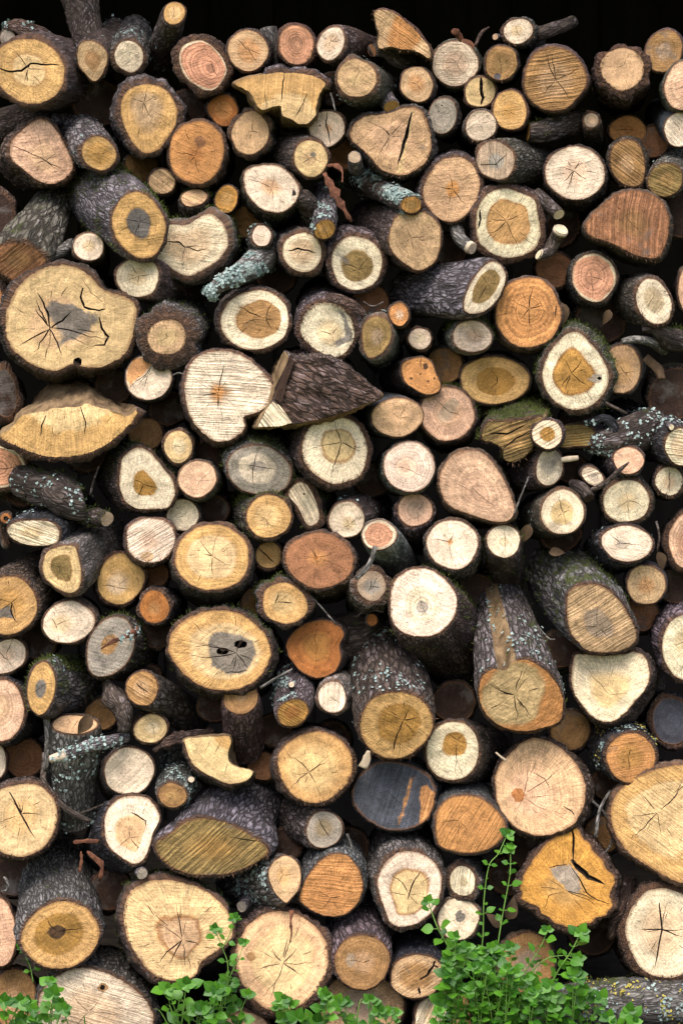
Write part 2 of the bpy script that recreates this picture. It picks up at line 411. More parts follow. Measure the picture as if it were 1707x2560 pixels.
    for pts, wpx in cr:
        q = [loc2(*p) for p in pts]; fine_ = []
        for i in range(len(q)-1):
            for j in range(3):
                f_ = j/3; fine_.append((q[i][0]*(1-f_)+q[i+1][0]*f_+rng.uniform(-1, 1)*.0012, q[i][1]*(1-f_)+q[i+1][1]*f_+rng.uniform(-1, 1)*.0012))
        fine_.append(q[-1]); m_ = len(fine_); W = wpx*TS*k
        add_crack(fine_, [max(.0004, W*(.25+.75*math.sin(math.pi*(.12+.85*i/(m_-1))))*rng.uniform(.8, 1.1)) for i in range(m_)])
    for hx, hy, hrx, hry in holes:
        c_ = loc2(hx, hy); poly = []; m_ = 14
        for i in range(m_):
            th = 6.283*i/m_; vs.append(Vector((c_[0]+math.cos(th)*hrx*TS*k*rng.uniform(.9, 1.1), c_[1]+math.sin(th)*hry*TS*k*rng.uniform(.9, 1.1)))); poly.append(len(vs)-1)
        faces.append(poly); kind.append('crack')
        for i in range(5):
            th = 6.283*i/5; vs.append(Vector((c_[0]+math.cos(th)*hrx*TS*k*.7, c_[1]+math.sin(th)*hry*TS*k*.7))); depth[len(vs)-1] = .03
    pats = []
    for pt in patch:
        poly = []
        if isinstance(pt, tuple):
            cx_, cy_, rx_, ry_ = pt; P_ = [(cx_+rx_*math.cos(6.283*i/20)*rng.uniform(.82, 1.15), cy_+ry_*math.sin(6.283*i/20)*rng.uniform(.82, 1.15)) for i in range(20)]
        else:
            P0 = [tuple(float(v) for v in s.split(',')) for s in pt.split()]; P_ = []
            for i in range(len(P0)):
                p_, q_ = P0[i], P0[(i+1) % len(P0)]
                for j in range(4):
                    f_ = j/4; P_.append((p_[0]*(1-f_)+q_[0]*f_+rng.uniform(-4, 4), p_[1]*(1-f_)+q_[1]*f_+rng.uniform(-4, 4)))
        for p in P_: vs.append(Vector(loc2(*p))); poly.append(len(vs)-1)
        faces.append(poly); kind.append('patch'); q = np.array([loc2(*p) for p in P_]); pats.append(q)
        lo_, hi_ = q.min(0), q.max(0)
        for i in range(60): vs.append(Vector((rng.uniform(lo_[0], hi_[0]), rng.uniform(lo_[1], hi_[1]))))
    for i, f_ in enumerate(faces):
        q = np.array([vs[j] for j in f_])
        if np.sum(q[:, 0]*np.roll(q[:, 1], -1)-np.roll(q[:, 0], -1)*q[:, 1]) < 0: faces[i] = f_[::-1]
    if bface is not None:
        g_ = .0075
        for ga in np.arange(a.min(), a.max(), g_):
            for gb in np.arange(b.min(), b.max(), g_): vs.append(Vector((ga+rng.uniform(-.002, .002), gb+rng.uniform(-.002, .002))))
    for i, f_ in enumerate(faces):
        pass
    ov, oe, of, iv, ie, iff = delaunay_2d_cdt(vs, edges, faces, 1, 1e-6, True)
    dep = np.zeros(len(ov)); P2_ = np.array([(v.x, v.y) for v in ov])
    for j, src in enumerate(iv):
        for s_ in src:
            if s_ in depth: dep[j] = max(dep[j], depth[s_])
    th_ = np.arctan2(P2_[:, 1]-pb, P2_[:, 0]-pa); rr_ = np.hypot(P2_[:, 0]-pa, P2_[:, 1]-pb)
    if split is not None: rn = rr_/max(rad_)
    else: rn = rr_/np.maximum(np.interp(th_, ang[od], rad_[od], period=2*np.pi), 1e-6)
    pw = np.zeros(len(P2_))
    for q in pats:
        q1 = np.roll(q, -1, 0); ins = np.zeros(len(P2_), bool); dist = np.full(len(P2_), 9.)
        for p_, r_ in zip(q, q1):
            c_ = ((p_[1] > P2_[:, 1]) != (r_[1] > P2_[:, 1])) & (P2_[:, 0] < (r_[0]-p_[0])*(P2_[:, 1]-p_[1])/(r_[1]-p_[1]+1e-12)+p_[0]); ins ^= c_
            e_ = r_-p_; tt = np.clip(((P2_-p_)@e_)/(e_@e_+1e-12), 0, 1); dist = np.minimum(dist, np.hypot(*(P2_-p_-tt[:, None]*e_).T))
        sz_ = max(.0015, .10*math.sqrt(np.prod(q.max(0)-q.min(0)))); pw = np.maximum(pw, np.clip(np.where(ins, .42+dist/sz_*.5, .42-dist/sz_*.5), 0, 1))
    relief = (fbm(np.c_[P2_*38, np.full(len(P2_), sd)], 3, 2)-.5)*.006*smooth((1-rn)*4)
    if bface is not None:
        ca_, sa_ = math.cos(math.radians(bface)), math.sin(math.radians(bface)); qa, qb = P2_[:, 0]*ca_+P2_[:, 1]*sa_, P2_[:, 1]*ca_-P2_[:, 0]*sa_
        n_ = fbm(np.c_[qa*14, qb*48, qa*0+sd], 9, 4); relief = relief - (1-np.abs(2*n_-1)*2)*.010 - (R*.5)*np.clip(1-(rr_/R)**2*.5, 0, 1)*.35
    FV = np.c_[P2_[:, 0], plane(P2_[:, 0], P2_[:, 1]) + dep + relief, P2_[:, 1]]
    tri = []; mi = []
    for j, fc in enumerate(of):
        ks = {kind[s_] for s_ in iff[j]}
        if 'face' not in ks: continue
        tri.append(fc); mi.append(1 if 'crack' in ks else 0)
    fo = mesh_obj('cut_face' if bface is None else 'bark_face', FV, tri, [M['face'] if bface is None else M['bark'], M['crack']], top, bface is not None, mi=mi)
    if bface is not None: bark_props(fo, np.c_[qb, relief*0, qa], bk, lich, moss, sd, 1.0)
    attr(fo, 'pw', pw, 'FLOAT')
    attr(fo, 'pq', np.c_[P2_[:, 0]-pa, P2_[:, 1]-pb, np.clip(rn, 0, 1)])
    fo['sap'] = wcol(sap, rng); fo['heart'] = tuple(a_*hs+b_*(1-hs) for a_, b_ in zip(wcol(heart, rng), fo['sap'])); fo['kcol'] = wcol(kc)
    fo['seed'] = float(sd % 97)*1.37; fo['par'] = (float(hr), float(soft), float(ring))
    fo['par2'] = (float(saw), float(math.radians(sa) if sa is not None else rng.uniform(0, 3.14)), float(ray)); fo['par3'] = (float(stain), float(edge), float(R*(1 if split is None else 2)))
    # ---- bark body
    tx = np.roll(a, -1)-np.roll(a, 1); tz = np.roll(b, -1)-np.roll(b, 1); tl = np.hypot(tx, tz)+1e-9
    nx, nz = tz/tl, -tx/tl                                    # outward for a counter-clockwise outline
    th = np.linspace(0, 2*np.pi, na, endpoint=False)
    bw = bt*TS*k
    jag = fbm(np.c_[np.cos(th)*R*70, np.sin(th)*R*70, np.full(na, sd*1.3)], 5, 3)
    big_ = fbm(np.c_[np.cos(th)*2.2, np.sin(th)*2.2, np.full(na, sd*2.1)], 8, 2)
    bwv = bw*np.clip(.15+1.1*jag+1.2*(big_-.35), .12, 2.2)
    insp = np.zeros(na, bool)
    if split is not None:
        for s0, s1 in split:
            insp |= (idx >= s0) & (idx <= s1)
        bwv = np.where(insp, 0.0008, bwv)
    oxa, oxb = a + nx*bwv, b + nz*bwv
    ts = [0.0]; 
    while ts[-1] < 1: ts.append(ts[-1] + max(.0055+.03*ts[-1]*L, .004)/max(L, .05)*(1 if R < .1 else 1.15))
    ts = np.array(ts); ts = ts/ts[-1]
    mR = np.hypot(oxa, oxb).mean(); a0 = np.arctan2(oxb, oxa)
    rings = [np.c_[a, plane(a, b)+.0003, b] + c0]
    rim = [np.ones(na)]; bq = [np.c_[a*1, b*1, np.zeros(na)]]
    asp = np.hypot(oxa, oxb)
    amp = rg*min(.0075, .0026+R*.036)
    for t_ in ts:
        cen = c0*(1-t_)+c1*t_; bend = math.sin(t_*2.6+sd)*.10*R*t_
        m_ = .75*smooth(np.array(t_*1.4)); sc_ = (1+(bu-1)*smooth(np.array(t_*5)))*(1-t_)+ (br*(bu*.5+.5))*t_
        ra = asp*(1-m_)+mR*m_
        P = np.c_[np.cos(a0)*ra*sc_, np.zeros(na), np.sin(a0)*ra*sc_]
        P[:, 1] = plane(P[:, 0], P[:, 2])
        al = t_*np.linalg.norm(ax)
        q = np.c_[np.cos(a0)*mR, np.sin(a0)*mR, np.full(na, al)]
        nz_ = fbm(np.c_[q[:, 0]*62, q[:, 1]*62, q[:, 2]*17]+sd*3.1, 2, 3); rid = 1-np.abs(2*nz_-1)*2.2
        lump = fbm(np.c_[q*9]+sd*1.7, 4, 2)-.5
        fade = min(1, .25+t_*12)
        dsp = (amp*rid*fade + lump*R*.16*min(1, t_*5))*np.where(insp, 1.3, 1)
        rad = np.c_[np.cos(a0), np.zeros(na), np.sin(a0)]
        Pp = cen + P + rad*dsp[:, None] + np.array((bend, 0, bend*.5))
        if t_ == 0: Pp[:, 1] += .001 + .005*jag*(bw > 0)
        rings.append(Pp); rim.append(np.full(na, .5 if t_ == 0 else 0.)); bq.append(q)
    nr = len(rings); BV = np.concatenate(rings); F = []; mi = []
    for r_ in range(nr-1):
        o0, o1 = r_*na, (r_+1)*na
        for i in range(na):
            j = (i+1) % na
            F.append((o0+i, o1+i, o1+j, o0+j)); mi.append(1 if insp[i] and r_ >= 0 else 0)
    F.append(tuple((nr-1)*na+i for i in range(na))); mi.append(0)
    bo = mesh_obj('bark', BV, F, [M['bark'], M['split']], top, True, mi, loc=c0)
    attr(bo, 'bq', np.concatenate(bq)); attr(bo, 'rim', np.concatenate(rim), 'FLOAT')
    bo['bcol'] = tuple(x*rng.uniform(.88, 1.12) for x in BARK[bk]); bo['bpar'] = (float(lich), float(moss), float(min(1, rg))); bo['seed'] = float(sd % 89)*.73
    # ---- moss cushions, lichen crusts
    if tuft or flake or yl or frag:
        Nb = np.zeros_like(BV); bo.data.vertex_normals
        nn_ = np.empty(len(BV)*3, np.float32); bo.data.vertices.foreach_get('normal', nn_); Nb = nn_.reshape(-1, 3).astype(float)
        late = np.concatenate(rim) < .5
        f1 = fbm(BV*26+sd, 11, 3)
        if tuft: scatter_tufts('moss', top, c0, BV, Nb, late & (f1 + Nb[:, 2]*.15 > .56), int(tuft*1.6), .0062, M['moss'], rng)
        f2 = fbm(BV*21+sd*2, 17, 3)
        if flake: scatter_tufts('lichen', top, c0, BV, Nb, late & (f2 + Nb[:, 2]*.06 - Nb[:, 1]*.10 > .62), flake, .0095, M['lichen'], rng, False)
        if yl: scatter_tufts('yellow_lichen', top, c0, BV, Nb, late & (fbm(BV*40+sd*3, 19, 3)+Nb[:, 2]*.05 > .62), yl, .007, M['ylichen'], rng, False)
        if frag: scatter_tufts('bark_fibres', top, c0, BV, Nb, (np.concatenate(rim) > .5) & (Nb[:, 2] < .3), frag, .0075, M['fibre'], rng, True, -.6)
    for st in stubs: stub(top, c0, t, *st)
    return top

def tube_mesh(P, R, ns=14, rough=.08, sd=0):
    P = np.asarray(P, float); n = len(P); V = []; ups = np.array((.13, .31, .94)); Q = []
    al = 0
    for i in range(n):
        tg = P[min(n-1, i+1)]-P[max(0, i-1)]; tg /= np.linalg.norm(tg)+1e-9
        u = np.cross(tg, ups); u /= np.linalg.norm(u)+1e-9; v = np.cross(tg, u)
        if i: al += np.linalg.norm(P[i]-P[i-1])
        th = np.linspace(0, 2*np.pi, ns, endpoint=False)
        q = np.c_[np.cos(th)*R[i], np.sin(th)*R[i], np.full(ns, al)]
        r = R[i]*(1+rough*2.4*(fbm(np.c_[np.cos(th)*1.3, np.sin(th)*1.3, np.full(ns, al/max(.004, R[i])*.5)]+sd, 3, 3)-.5))
        V.append(P[i] + np.outer(np.cos(th)*r, u) + np.outer(np.sin(th)*r, v)); Q.append(q)
    V = np.concatenate(V); F = []
    for i in range(n-1):
        for j in range(ns):
            k = (j+1) % ns; F.append((i*ns+j, i*ns+k, (i+1)*ns+k, (i+1)*ns+j))
    F.append(tuple(range(ns))[::-1]); F.append(tuple((n-1)*ns+j for j in range(ns)))
    return V, F, np.concatenate(Q)
def spline(C, m):
    C = np.asarray(C, float); n = len(C); out = []
    for s in np.linspace(0, n-1, m):
        i = min(n-2, int(s)); f = s-i
        p0, p1, p2, p3 = C[max(0, i-1)], C[i], C[i+1], C[min(n-1, i+2)]
        out.append(.5*((2*p1)+(-p0+p2)*f+(2*p0-5*p1+4*p2-p3)*f*f+(-p0+3*p1-3*p2+p3)*f**3))
    return np.array(out)
def end_disc(parent, loc, p, nrm, r, code, sd, name='cut_face', flat=1.0):
    """sawn end of a branch, a shallow disc with its own grain"""
    rng = random.Random(sd*31+7); nrm = np.asarray(nrm, float); nrm = nrm/np.linalg.norm(nrm); u = np.cross(nrm, (.1, .2, .97)); u /= np.linalg.norm(u); v = np.cross(nrm, u)
    V = [p+nrm*.0012]; Q = [(0, 0, 0)]; F = []; m = 22
    for lv in (.5, 1):
        for i in range(m):
            th = 6.283*i/m; w_ = r*lv*(1+.05*math.sin(2*th+sd)+.03*math.sin(3*th+sd*2))
            V.append(p+nrm*.0012+u*math.cos(th)*w_+v*math.sin(th)*w_*flat); Q.append((math.cos(th)*w_, math.sin(th)*w_, lv*.97))
    for i in range(m):
        j = (i+1) % m; F.append((0, 1+i, 1+j)); F.append((1+i, 1+m+i, 1+m+j, 1+j))
    o = mesh_obj(name, V, F, [M['face']], parent, loc=loc); attr(o, 'pq', Q)
    o['sap'] = wcol(code, rng); o['heart'] = wcol(code, rng); o['kcol'] = wcol('s'); o['seed'] = float(sd % 97)*1.7
    o['par'] = (.4, .1, .1); o['par2'] = (.1, rng.uniform(0, 3), .12); o['par3'] = (.15, 0., float(r))
    return o
def bark_props(o, Q, bk, lich, moss, sd, rg=.8):
    attr(o, 'bq', Q); attr(o, 'rim', np.zeros(len(Q)), 'FLOAT')
    o['bcol'] = BARK[bk]; o['bpar'] = (float(lich), float(moss), float(rg)); o['seed'] = float(sd % 89)*.91
def stub(parent, loc, t, x, y_, r, dep, code, dx=0, dy=0, name='branch_stub'):
    """short sawn side branch: its end at (x, y_) stands dep metres in front of the stack plane"""
    SEED[0] += 1; sd = SEED[0]
    u, v = px(t, x, y_); e = unp(u, v, dep); b = unp(u+dx*TS, v+dy*TS, dep+.06); R = r*TS*S
    P = spline([b, (b+e)/2, e], 6); V, F, Q = tube_mesh(P, [R*1.35, R*1.25, R*1.15, R*1.1, R*1.07, R*1.04], 18, .12, sd)
    o = mesh_obj(name, V, F, [M['bark']], parent, True, loc=loc); bark_props(o, Q, 'p', .2, 0, sd)
    c = end_disc(o, loc, e, e-b, R*.95, code, sd, 'stub_face')
def B(t, pts, label, bk='d', lich=.1, moss=0, ends=(), name='branch', cat='branch', mat=None, rough=.10, ns=16, tuft=0, flake=0, group='cut logs and branches stacked in the firewood pile', flat=None, m=None, tips=None, rg=.8, yl=0):
    """a branch, twig or stick along (x, y, radius, depth) in tile pixels; ends = ((0 or -1, wood code), ...)"""
    SEED[0] += 1; sd = SEED[0]; rng = random.Random(sd)
    C = []; 
    for p in pts:
        u, v = px(t, p[0], p[1]); C.append(np.r_[unp(u, v, p[3]), p[2]*TS*S*(p[3]+D)/D])
    m = m or max(8, int(sum(np.linalg.norm(C[i+1][:3]-C[i][:3]) for i in range(len(C)-1))/.012))
    Q4 = spline(C, m); P = Q4[:, :3]; R = np.maximum(Q4[:, 3], .0007)
    if mat == 'rbark' or 'rotten' in name: R = R*np.array([rng.uniform(.30, .95) for _ in R])
    P[1:-1] += (fbm(P[1:-1]*25+sd, 2, 2)[:, None]-.5)*R[1:-1, None]*.5
    top = empty(name, P[0]); tag(top, label, cat, group)
    V, F, Q = tube_mesh(P, R, ns, rough, sd)
    if flat is None: flat = .14 if mat in ('rbark', 'pale', 'dry') or name in ('bark_flake', 'bark_slab') else 1
    if flat != 1:
        pc = np.repeat(P, ns, 0); V[:, 1] = pc[:, 1]+(V[:, 1]-pc[:, 1])*flat
    o = mesh_obj('bark' if mat is None else 'wood', V, F, [M[mat] if mat else M['bark']], top, True, loc=P[0])
    bark_props(o, Q, bk, lich, moss, sd, rg)
    for e, code in ends:
        q = P[e]; nr = P[0]-P[1] if e == 0 else P[-1]-P[-2]
        end_disc(top, P[0], q, nr, R[e]*.96, code, sd+e)
    if tips: # stripped pale end
        i0 = int(len(P)*tips[0]); i1 = int(len(P)*tips[1])+1
        V2, F2, Q2 = tube_mesh(P[i0:i1], R[i0:i1]*1.06, ns, rough, sd); mesh_obj('stripped_end', V2, F2, [M['pale']], top, True, loc=P[0])
    if tuft or flake or yl:
        nn_ = np.empty(len(V)*3, np.float32); o.data.vertices.foreach_get('normal', nn_); Nb = nn_.reshape(-1, 3).astype(float)
        if tuft: scatter_tufts('moss', top, P[0], V, Nb, fbm(V*26+sd, 11, 3)+Nb[:, 2]*.15 > .54, int(tuft*1.6), .0062, M['moss'], rng)
        if flake: scatter_tufts('lichen', top, P[0], V, Nb, fbm(V*34+sd, 17, 3)-Nb[:, 1]*.1 > .58, flake, .0095, M['lichen'], rng, False)
        if yl: scatter_tufts('yellow_lichen', top, P[0], V, Nb, fbm(V*40+sd, 19, 3)-Nb[:, 1]*.1 > .64, yl, .007, M['ylichen'], rng, False)
    return top

# ---------------------------------------------------------------- shed and ground
def board_wall(name, label, p0, ux, uz, wide, high, horizontal=False, kind='structure'):
    V = []; F = []; rng = random.Random(len(name)); p0 = np.array(p0, float); ux = np.array(ux, float); uz = np.array(uz, float); nn = np.cross(ux, uz)
    x = 0
    while x < wide:
        w_ = rng.uniform(.16, .21); k = len(V); o = .03*(len(F)//6 % 2) + rng.uniform(0, .003)
        for dz in (0, high):
            for dx, dn in ((-.012, 0), (w_+.012, 0), (w_+.012, .022), (-.012, .022)):
                V.append(p0+ux*(x+dx)+uz*dz+nn*(dn+o))
        F += [(k, k+1, k+5, k+4), (k+1, k+2, k+6, k+5), (k+2, k+3, k+7, k+6), (k+3, k, k+4, k+7), (k, k+3, k+2, k+1), (k+4, k+5, k+6, k+7)]; x += w_
    o = mesh_obj(name, V, F, [M['plank']]); tag(o, kind=kind)
    if label: tag(o, label, 'wall')
    return o
board_wall('shed_back_wall', 'shade-coloured board wall deep behind the top of the woodpile', (-3.2, 2.9, -.05), (1, 0, 0), (0, 0, 1), 6.4, 3.6, kind=None)
board_wall('shed_side_wall', 'shade-coloured side wall of the woodshed, on the left', (-3.2, -.1, -.05), (0, 1, 0), (0, 0, 1), 3.0, 3.6, kind=None)
board_wall('shed_side_wall', 'shade-coloured side wall of the woodshed, on the right', (3.2, -.1, -.05), (0, 1, 0), (0, 0, 1), 3.0, 3.6, kind=None)
o = board_wall('shed_roof', 'dark board roof of the woodshed above the stack', (-3.4, -.25, 2.85), (1, 0, 0), (0, .985, .17), 6.8, 3.4, kind=None); o['category'] = 'roof'
G = []; GF = []; n_ = 60
gx = np.sign(np.linspace(-1, 1, n_))*np.abs(np.linspace(-1, 1, n_))**3*60
for i in range(n_):
    for j in range(n_): G.append((gx[i], gx[j]-1, 0))
G = np.array(G); G[:, 2] = (fbm(G*[3, 3, 1], 3, 3)-.5)*.05
for i in range(n_-1):
    for j in range(n_-1): GF.append((i*n_+j, (i+1)*n_+j, (i+1)*n_+j+1, i*n_+j+1))
o = mesh_obj('ground', G, GF, [M['soil']], None, True); tag(o, kind='structure')
LV_ = [(x, y_, .03) for y_ in (-.32, -60) for x in (-60, -20, -5, 0, 5, 20, 60)]
o = mesh_obj('bounce_lawn', LV_, [(i, i+1, i+8, i+7) for i in range(6)], [M['bounce_lawn']]); tag(o, kind='structure')  # unseen lighter grass sheet, added to bounce light onto the log undersides

# ---------------------------------------------------------------- logs, by rows of the photograph
# K(tile, outline, outer wood, heart wood, heart radius, label, ...)
# -- top left
K(1, '-10,330 60,275 160,252 260,265 350,320 410,400 425,470 410,560 360,630 260,675 160,670 70,625 5,560 -30,450', 'y', 'm', .5, 'big ochre log at the top left corner, split by a wide crack across its middle', d=(330, 60), bt=30, n=7, pith=(185, 450), lich=.2, edge=.5, stain=.35, cr=[([(-10, 440), (60, 465), (140, 462), (205, 415), (300, 420), (400, 428)], 16), ([(185, 455), (180, 500), (185, 540)], 7)], y=-.03)
K(1, (52, 245, 48, 55), 'r', 'r', .4, 'pale grey knob of wood perched on the top left corner log', d=(40, -20), L=.2, y=.03, bt=6, n=0, stain=.3)
B(1, [(30, 180, 20, .03), (110, 165, 45, .02), (200, 205, 55, .02), (300, 230, 40, .04), (370, 280, 25, .06)], 'curled red and grey bark slab lying on the top left corner log', 'r', lich=.35, name='bark_slab', cat='bark', rough=.25, flake=60)
B(1, [(515, -120, 125, .25), (530, 20, 115, .2), (560, 180, 105, .16), (600, 330, 85, .12)], 'dark thick limb rising out of view left of the upright yellow-cut stick', 'b', lich=.12, name='leaning_limb', rough=.16, ns=40)
K(1, '525,300 570,275 630,280 690,325 705,380 690,430 650,500 610,522 560,480 520,430 510,360', 'b', 'o', .5, 'tan heart-shaped log end below the dark leaning limb', d=(150, -150), bt=10, n=0, lich=.35, saw=.12, sa=60, flake=200, y=-.01)
K(1, (845, 368, 92, 98), 'c', 'c', .3, 'small cream log with a dark star crack, right of the heart-shaped end', d=(30, -150), bt=24, n=7, lich=.4, pith=(840, 340), flake=260, y=0.0)
K(1, (1140, 86, 68, 80, 12), 'y', 'm', .6, 'upright stick with a yellow cut end, highest piece on the left', d=(-110, 330), L=.24, y=-.03, bt=8, n=2, lich=.42, br=1.15, flake=200)
K(1, '1200,300 1300,265 1370,290 1450,370 1480,450 1450,530 1390,585 1310,575 1220,510 1180,430 1175,360', 'c', 'n', .93, 'rose pink log with strong concentric rings and a cream rim', bt=36, ring=.32, n=2, pith=(1390, 450), soft=.02, ray=.06, edge=0, d=(60, 60), y=-.02)
K(1, '850,590 960,550 1060,570 1130,640 1155,720 1140,820 1090,900 1040,970 960,1000 890,960 830,860 795,750 800,660', 'y', 'a', .55, 'large ochre log with a thick grey bark rim, above the orange log', bt=34, n=9, pith=(940, 670), ray=.3, bk='p', stain=.2, d=(-20, 30), y=-.035)
K(1, (1285, 995, 182, 200, 15), 'o', 'd', .25, 'deep orange log with a dark stain above its heart', bt=14, n=6, pith=(1275, 1020), ray=.2, patch=[(1310, 925, 34, 40)], kc='e', d=(70, 60), y=-.02)
K(1, '1360,690 1420,630 1500,625 1550,690 1545,760 1500,815 1430,815 1370,750', 'd', 'o', .6, 'small burnt orange log tucked under the rose pink ringed log', bt=8, n=4, y=.02, pith=(1460, 720))
K(1, '95,920 160,850 240,785 310,785 370,850 420,940 470,1040 470,1100 420,1160 340,1200 250,1180 170,1120 95,1060 75,990', 'p', 'b', .5, 'big pinkish teardrop log with peeling bark below the corner log', d=(-90, 60), bt=18, n=9, pith=(300, 1050), cr=[([(90, 960), (180, 990), (300, 1050), (420, 1110)], 7)], bk='r', frag=120)
K(1, '545,960 600,905 660,895 710,920 750,970 755,1030 710,1090 650,1110 580,1080 545,1030', 'y', 'g', .7, 'gold log end with a long blue-grey lichened body, right of the pinkish teardrop log', d=(-190, -200), L=.3, y=-.05, bt=20, bk='g', lich=.35, n=3, br=1.05, ray=.25, flake=200)
K(1, (1060, 1185, 86, 80), 'b', 'b', .4, 'small tan sawmarked round below left of the deep orange log', saw=.3, sa=-35, bt=9, n=2, d=(30, 70))
K(1, (1268, 1292, 84, 56, -12), 'b', 'm', .4, 'small oval cut on a mossy stub under the deep orange log', d=(5, 190), L=.14, bt=10, n=0, moss=.9, saw=.2, tuft=700, y=0, tf=.45)
K(1, (1480, 1300, 74, 90, 10), 'g', 'y', .5, 'small golden oval log beside the mossy stub', bt=4, n=1, d=(20, 30), y=.01)
K(1, '740,1420 790,1320 860,1265 930,1265 1010,1320 1070,1420 1080,1500 1050,1600 990,1670 900,1680 810,1620 750,1530', 'y', 's', .46, 'ochre log with a round grey-brown heart and a mossy purple body', d=(-330, -270), L=.3, y=-.09, bt=20, bk='p', moss=.55, n=10, pith=(915, 1450), ray=.25, br=1.1, edge=.3, tuft=1600, cw=.8, rg=.9)
K(1, '1020,1500 1110,1470 1220,1470 1290,1430 1370,1400 1440,1440 1480,1510 1490,1600 1430,1690 1330,1760 1220,1800 1100,1740 1010,1660', 'c', 'b', .6, 'big pale wavy log tucked behind the grey-hearted log, with curved black cracks', d=(110, 20), bt=40, n=5, y=-.01, pith=(1215, 1610), moss=.5, cr=[([(1210, 1615), (1170, 1580), (1080, 1580)], 11), ([(1210, 1610), (1290, 1640), (1360, 1620)], 9)], tuft=700, stain=.25)
K(1, (580, 1612, 98, 92), 'w', 'm', .4, 'small pale round at the right foot of the grey scaly log', d=(40, 130), n=6, bt=10, y=-.02)
K(1, (0, 1400, 78, 130), 'k', 'k', .4, 'dark weathered log end cut off by the left edge, above the grey scaly log', bt=24, n=0, stain=.6, bk='r', y=.02)
K(1, '-30,1640 60,1600 180,1600 250,1640 300,1690 290,1740 200,1800 120,1840 50,1810 -30,1750', 'e', 't', .5, 'grey scaly tapering log with a ragged brown end at the left edge', d=(320, -500), L=.27, y=-.06, bk='s', br=.62, bt=22, n=0, lich=.25, ray=.3, saw=.35, sa=35, stain=.4, moss=.35, frag=160, rg=1.0)
B(1, [(340, 1668, 38, -.03), (400, 1640, 40, -.01), (470, 1590, 36, .05)], 'short forked twig end with a pale cut beside the grey scaly log', 'g', ends=((0, 'p'),), name='branch_end', lich=.4)
B(1, [(-60, 850, 120, .16), (120, 800, 115, .2), (300, 760, 100, .24)], 'dark lichened log lying crosswise in shade under the corner log', 'd', lich=.3, name='shaded_log', cat='log', rough=.14, ns=36, m=30)
# -- top middle
K(2, (175, 330, 130, 133), 'b', 'o', .55, 'orange-tan round with a diagonal crack, right of the rose ringed log', d=(60, 60), bt=9, n=2, ray=.3, cr=[([(110, 260), (180, 330), (245, 420)], 5)], stain=.25)
B(2, [(310, 185, 58, .08), (315, 260, 62, .08), (330, 360, 62, .09), (340, 430, 60, .1)], 'rounded grey-green stub standing upright behind the top row', 'g', moss=.4, lich=.1, name='upright_stub', cat='log', ns=32)
K(2, (490, 292, 115, 128, -8), 'n', 'n', .4, 'brown-pink round with bullseye rings on the top row', ring=.32, bt=14, n=1, ray=.05, pith=(495, 285), d=(20, 60), frag=60)
K(2, '625,290 660,215 720,180 780,190 805,260 790,330 740,385 690,390 640,350', 'w', 'b', .5, 'small pale log with a long dark body trailing right on the top row', d=(260, 60), L=.3, bt=12, n=8, pith=(718, 275), cw=1.2)
K(2, '1000,80 1060,70 1150,105 1230,170 1300,240 1360,320 1360,380 1300,345 1230,320 1180,320 1110,300 1040,310 1020,280 1030,220 1010,150', 'b', 'o', .5, 'split orange wedge with a torn lower edge standing highest in the middle', d=(10, 60), bt=14, n=0, split=[(6.2, 14.9)], name='split_log', ray=.1, saw=.3, sa=-35, y=-.04, L=.3, br=.8, frag=80, edge=0)
B(2, [(985, 330, 42, -.02), (1060, 330, 50, .0), (1160, 390, 55, .03), (1260, 420, 60, .06)], 'dark bark slab under the split orange wedge', 'd', name='bark_slab', cat='bark', rough=.2, ends=((0, 'e'),))
K(2, '95,550 190,505 320,480 420,475 520,480 620,500 680,545 650,590 620,690 610,760 560,805 500,805 470,780 400,755 390,695 330,700 270,720 225,670 190,610', 'y', 'm', .62, 'pale yellow split slab shaped like an arch with bark along its top', d=(10, 60), bt=32, n=0, split=[(6.6, 18.9), (0, 1.8)], pith=(420, 960), name='split_log', y=-.05, L=.3, soft=.02, edge=0, bk='p', ray=.12, saw=.15, sa=85, cr=[([(415, 478), (400, 570), (388, 690)], 9), ([(560, 610), (520, 700), (478, 780)], 6), ([(280, 600), (300, 690)], 4), ([(545, 640), (535, 720)], 4)])
K(2, (885, 510, 128, 122, 20), 'b', 'm', .4, 'tan log whose thick lichened body swells rightward, beside the arch-shaped slab', d=(200, 150), L=.28, y=-.07, bt=24, n=4, lich=.42, br=1.02, flake=260, stubs=[(1112, 700, 52, -.02, 'g', -60, -80)])
K(2, '1170,560 1190,480 1250,440 1320,450 1370,510 1380,570 1350,640 1290,665 1220,640 1180,600', 'b', 'o', .5, 'small orange-tan log under the split orange wedge', bt=7, n=5, d=(50, 70), ray=.2)
K(3, (80, 413, 152, 142), 'w', 'p', .5, 'pale pink round with red bark chips lying on its top', bt=9, n=7, ring=.2, pith=(90, 410), d=(20, 60))
B(3, [(62, 205, 26, -.03), (95, 215, 32, -.02), (120, 260, 24, -.01)], 'red-brown bark chip standing on the pale pink round', mat='rbark', name='bark_chip', cat='bark', rough=.3)
B(3, [(120, 262, 14, -.05), (180, 285, 18, -.05), (200, 320, 8, -.05)], 'small flat bark chip on the right shoulder of the pale pink round', mat='rbark', name='bark_chip', cat='bark', rough=.3)
B(3, [(210, 300, 12, .0), (250, 215, 12, .02), (300, 178, 6, .04)], 'thin brown twig sticking up behind the pale pink round', 'r', name='twig', cat='twig', ns=8)
K(2, (1445, 755, 92, 116, 12), 'r', 'r', .4, 'grey weathered oval speckled with dark dots', d=(50, 70), bt=7, n=0, stain=.25, holes=[(1440, 690, 5, 5), (1420, 730, 4, 4), (1480, 740, 4, 4), (1450, 780, 3, 3), (1400, 690, 4, 4)])
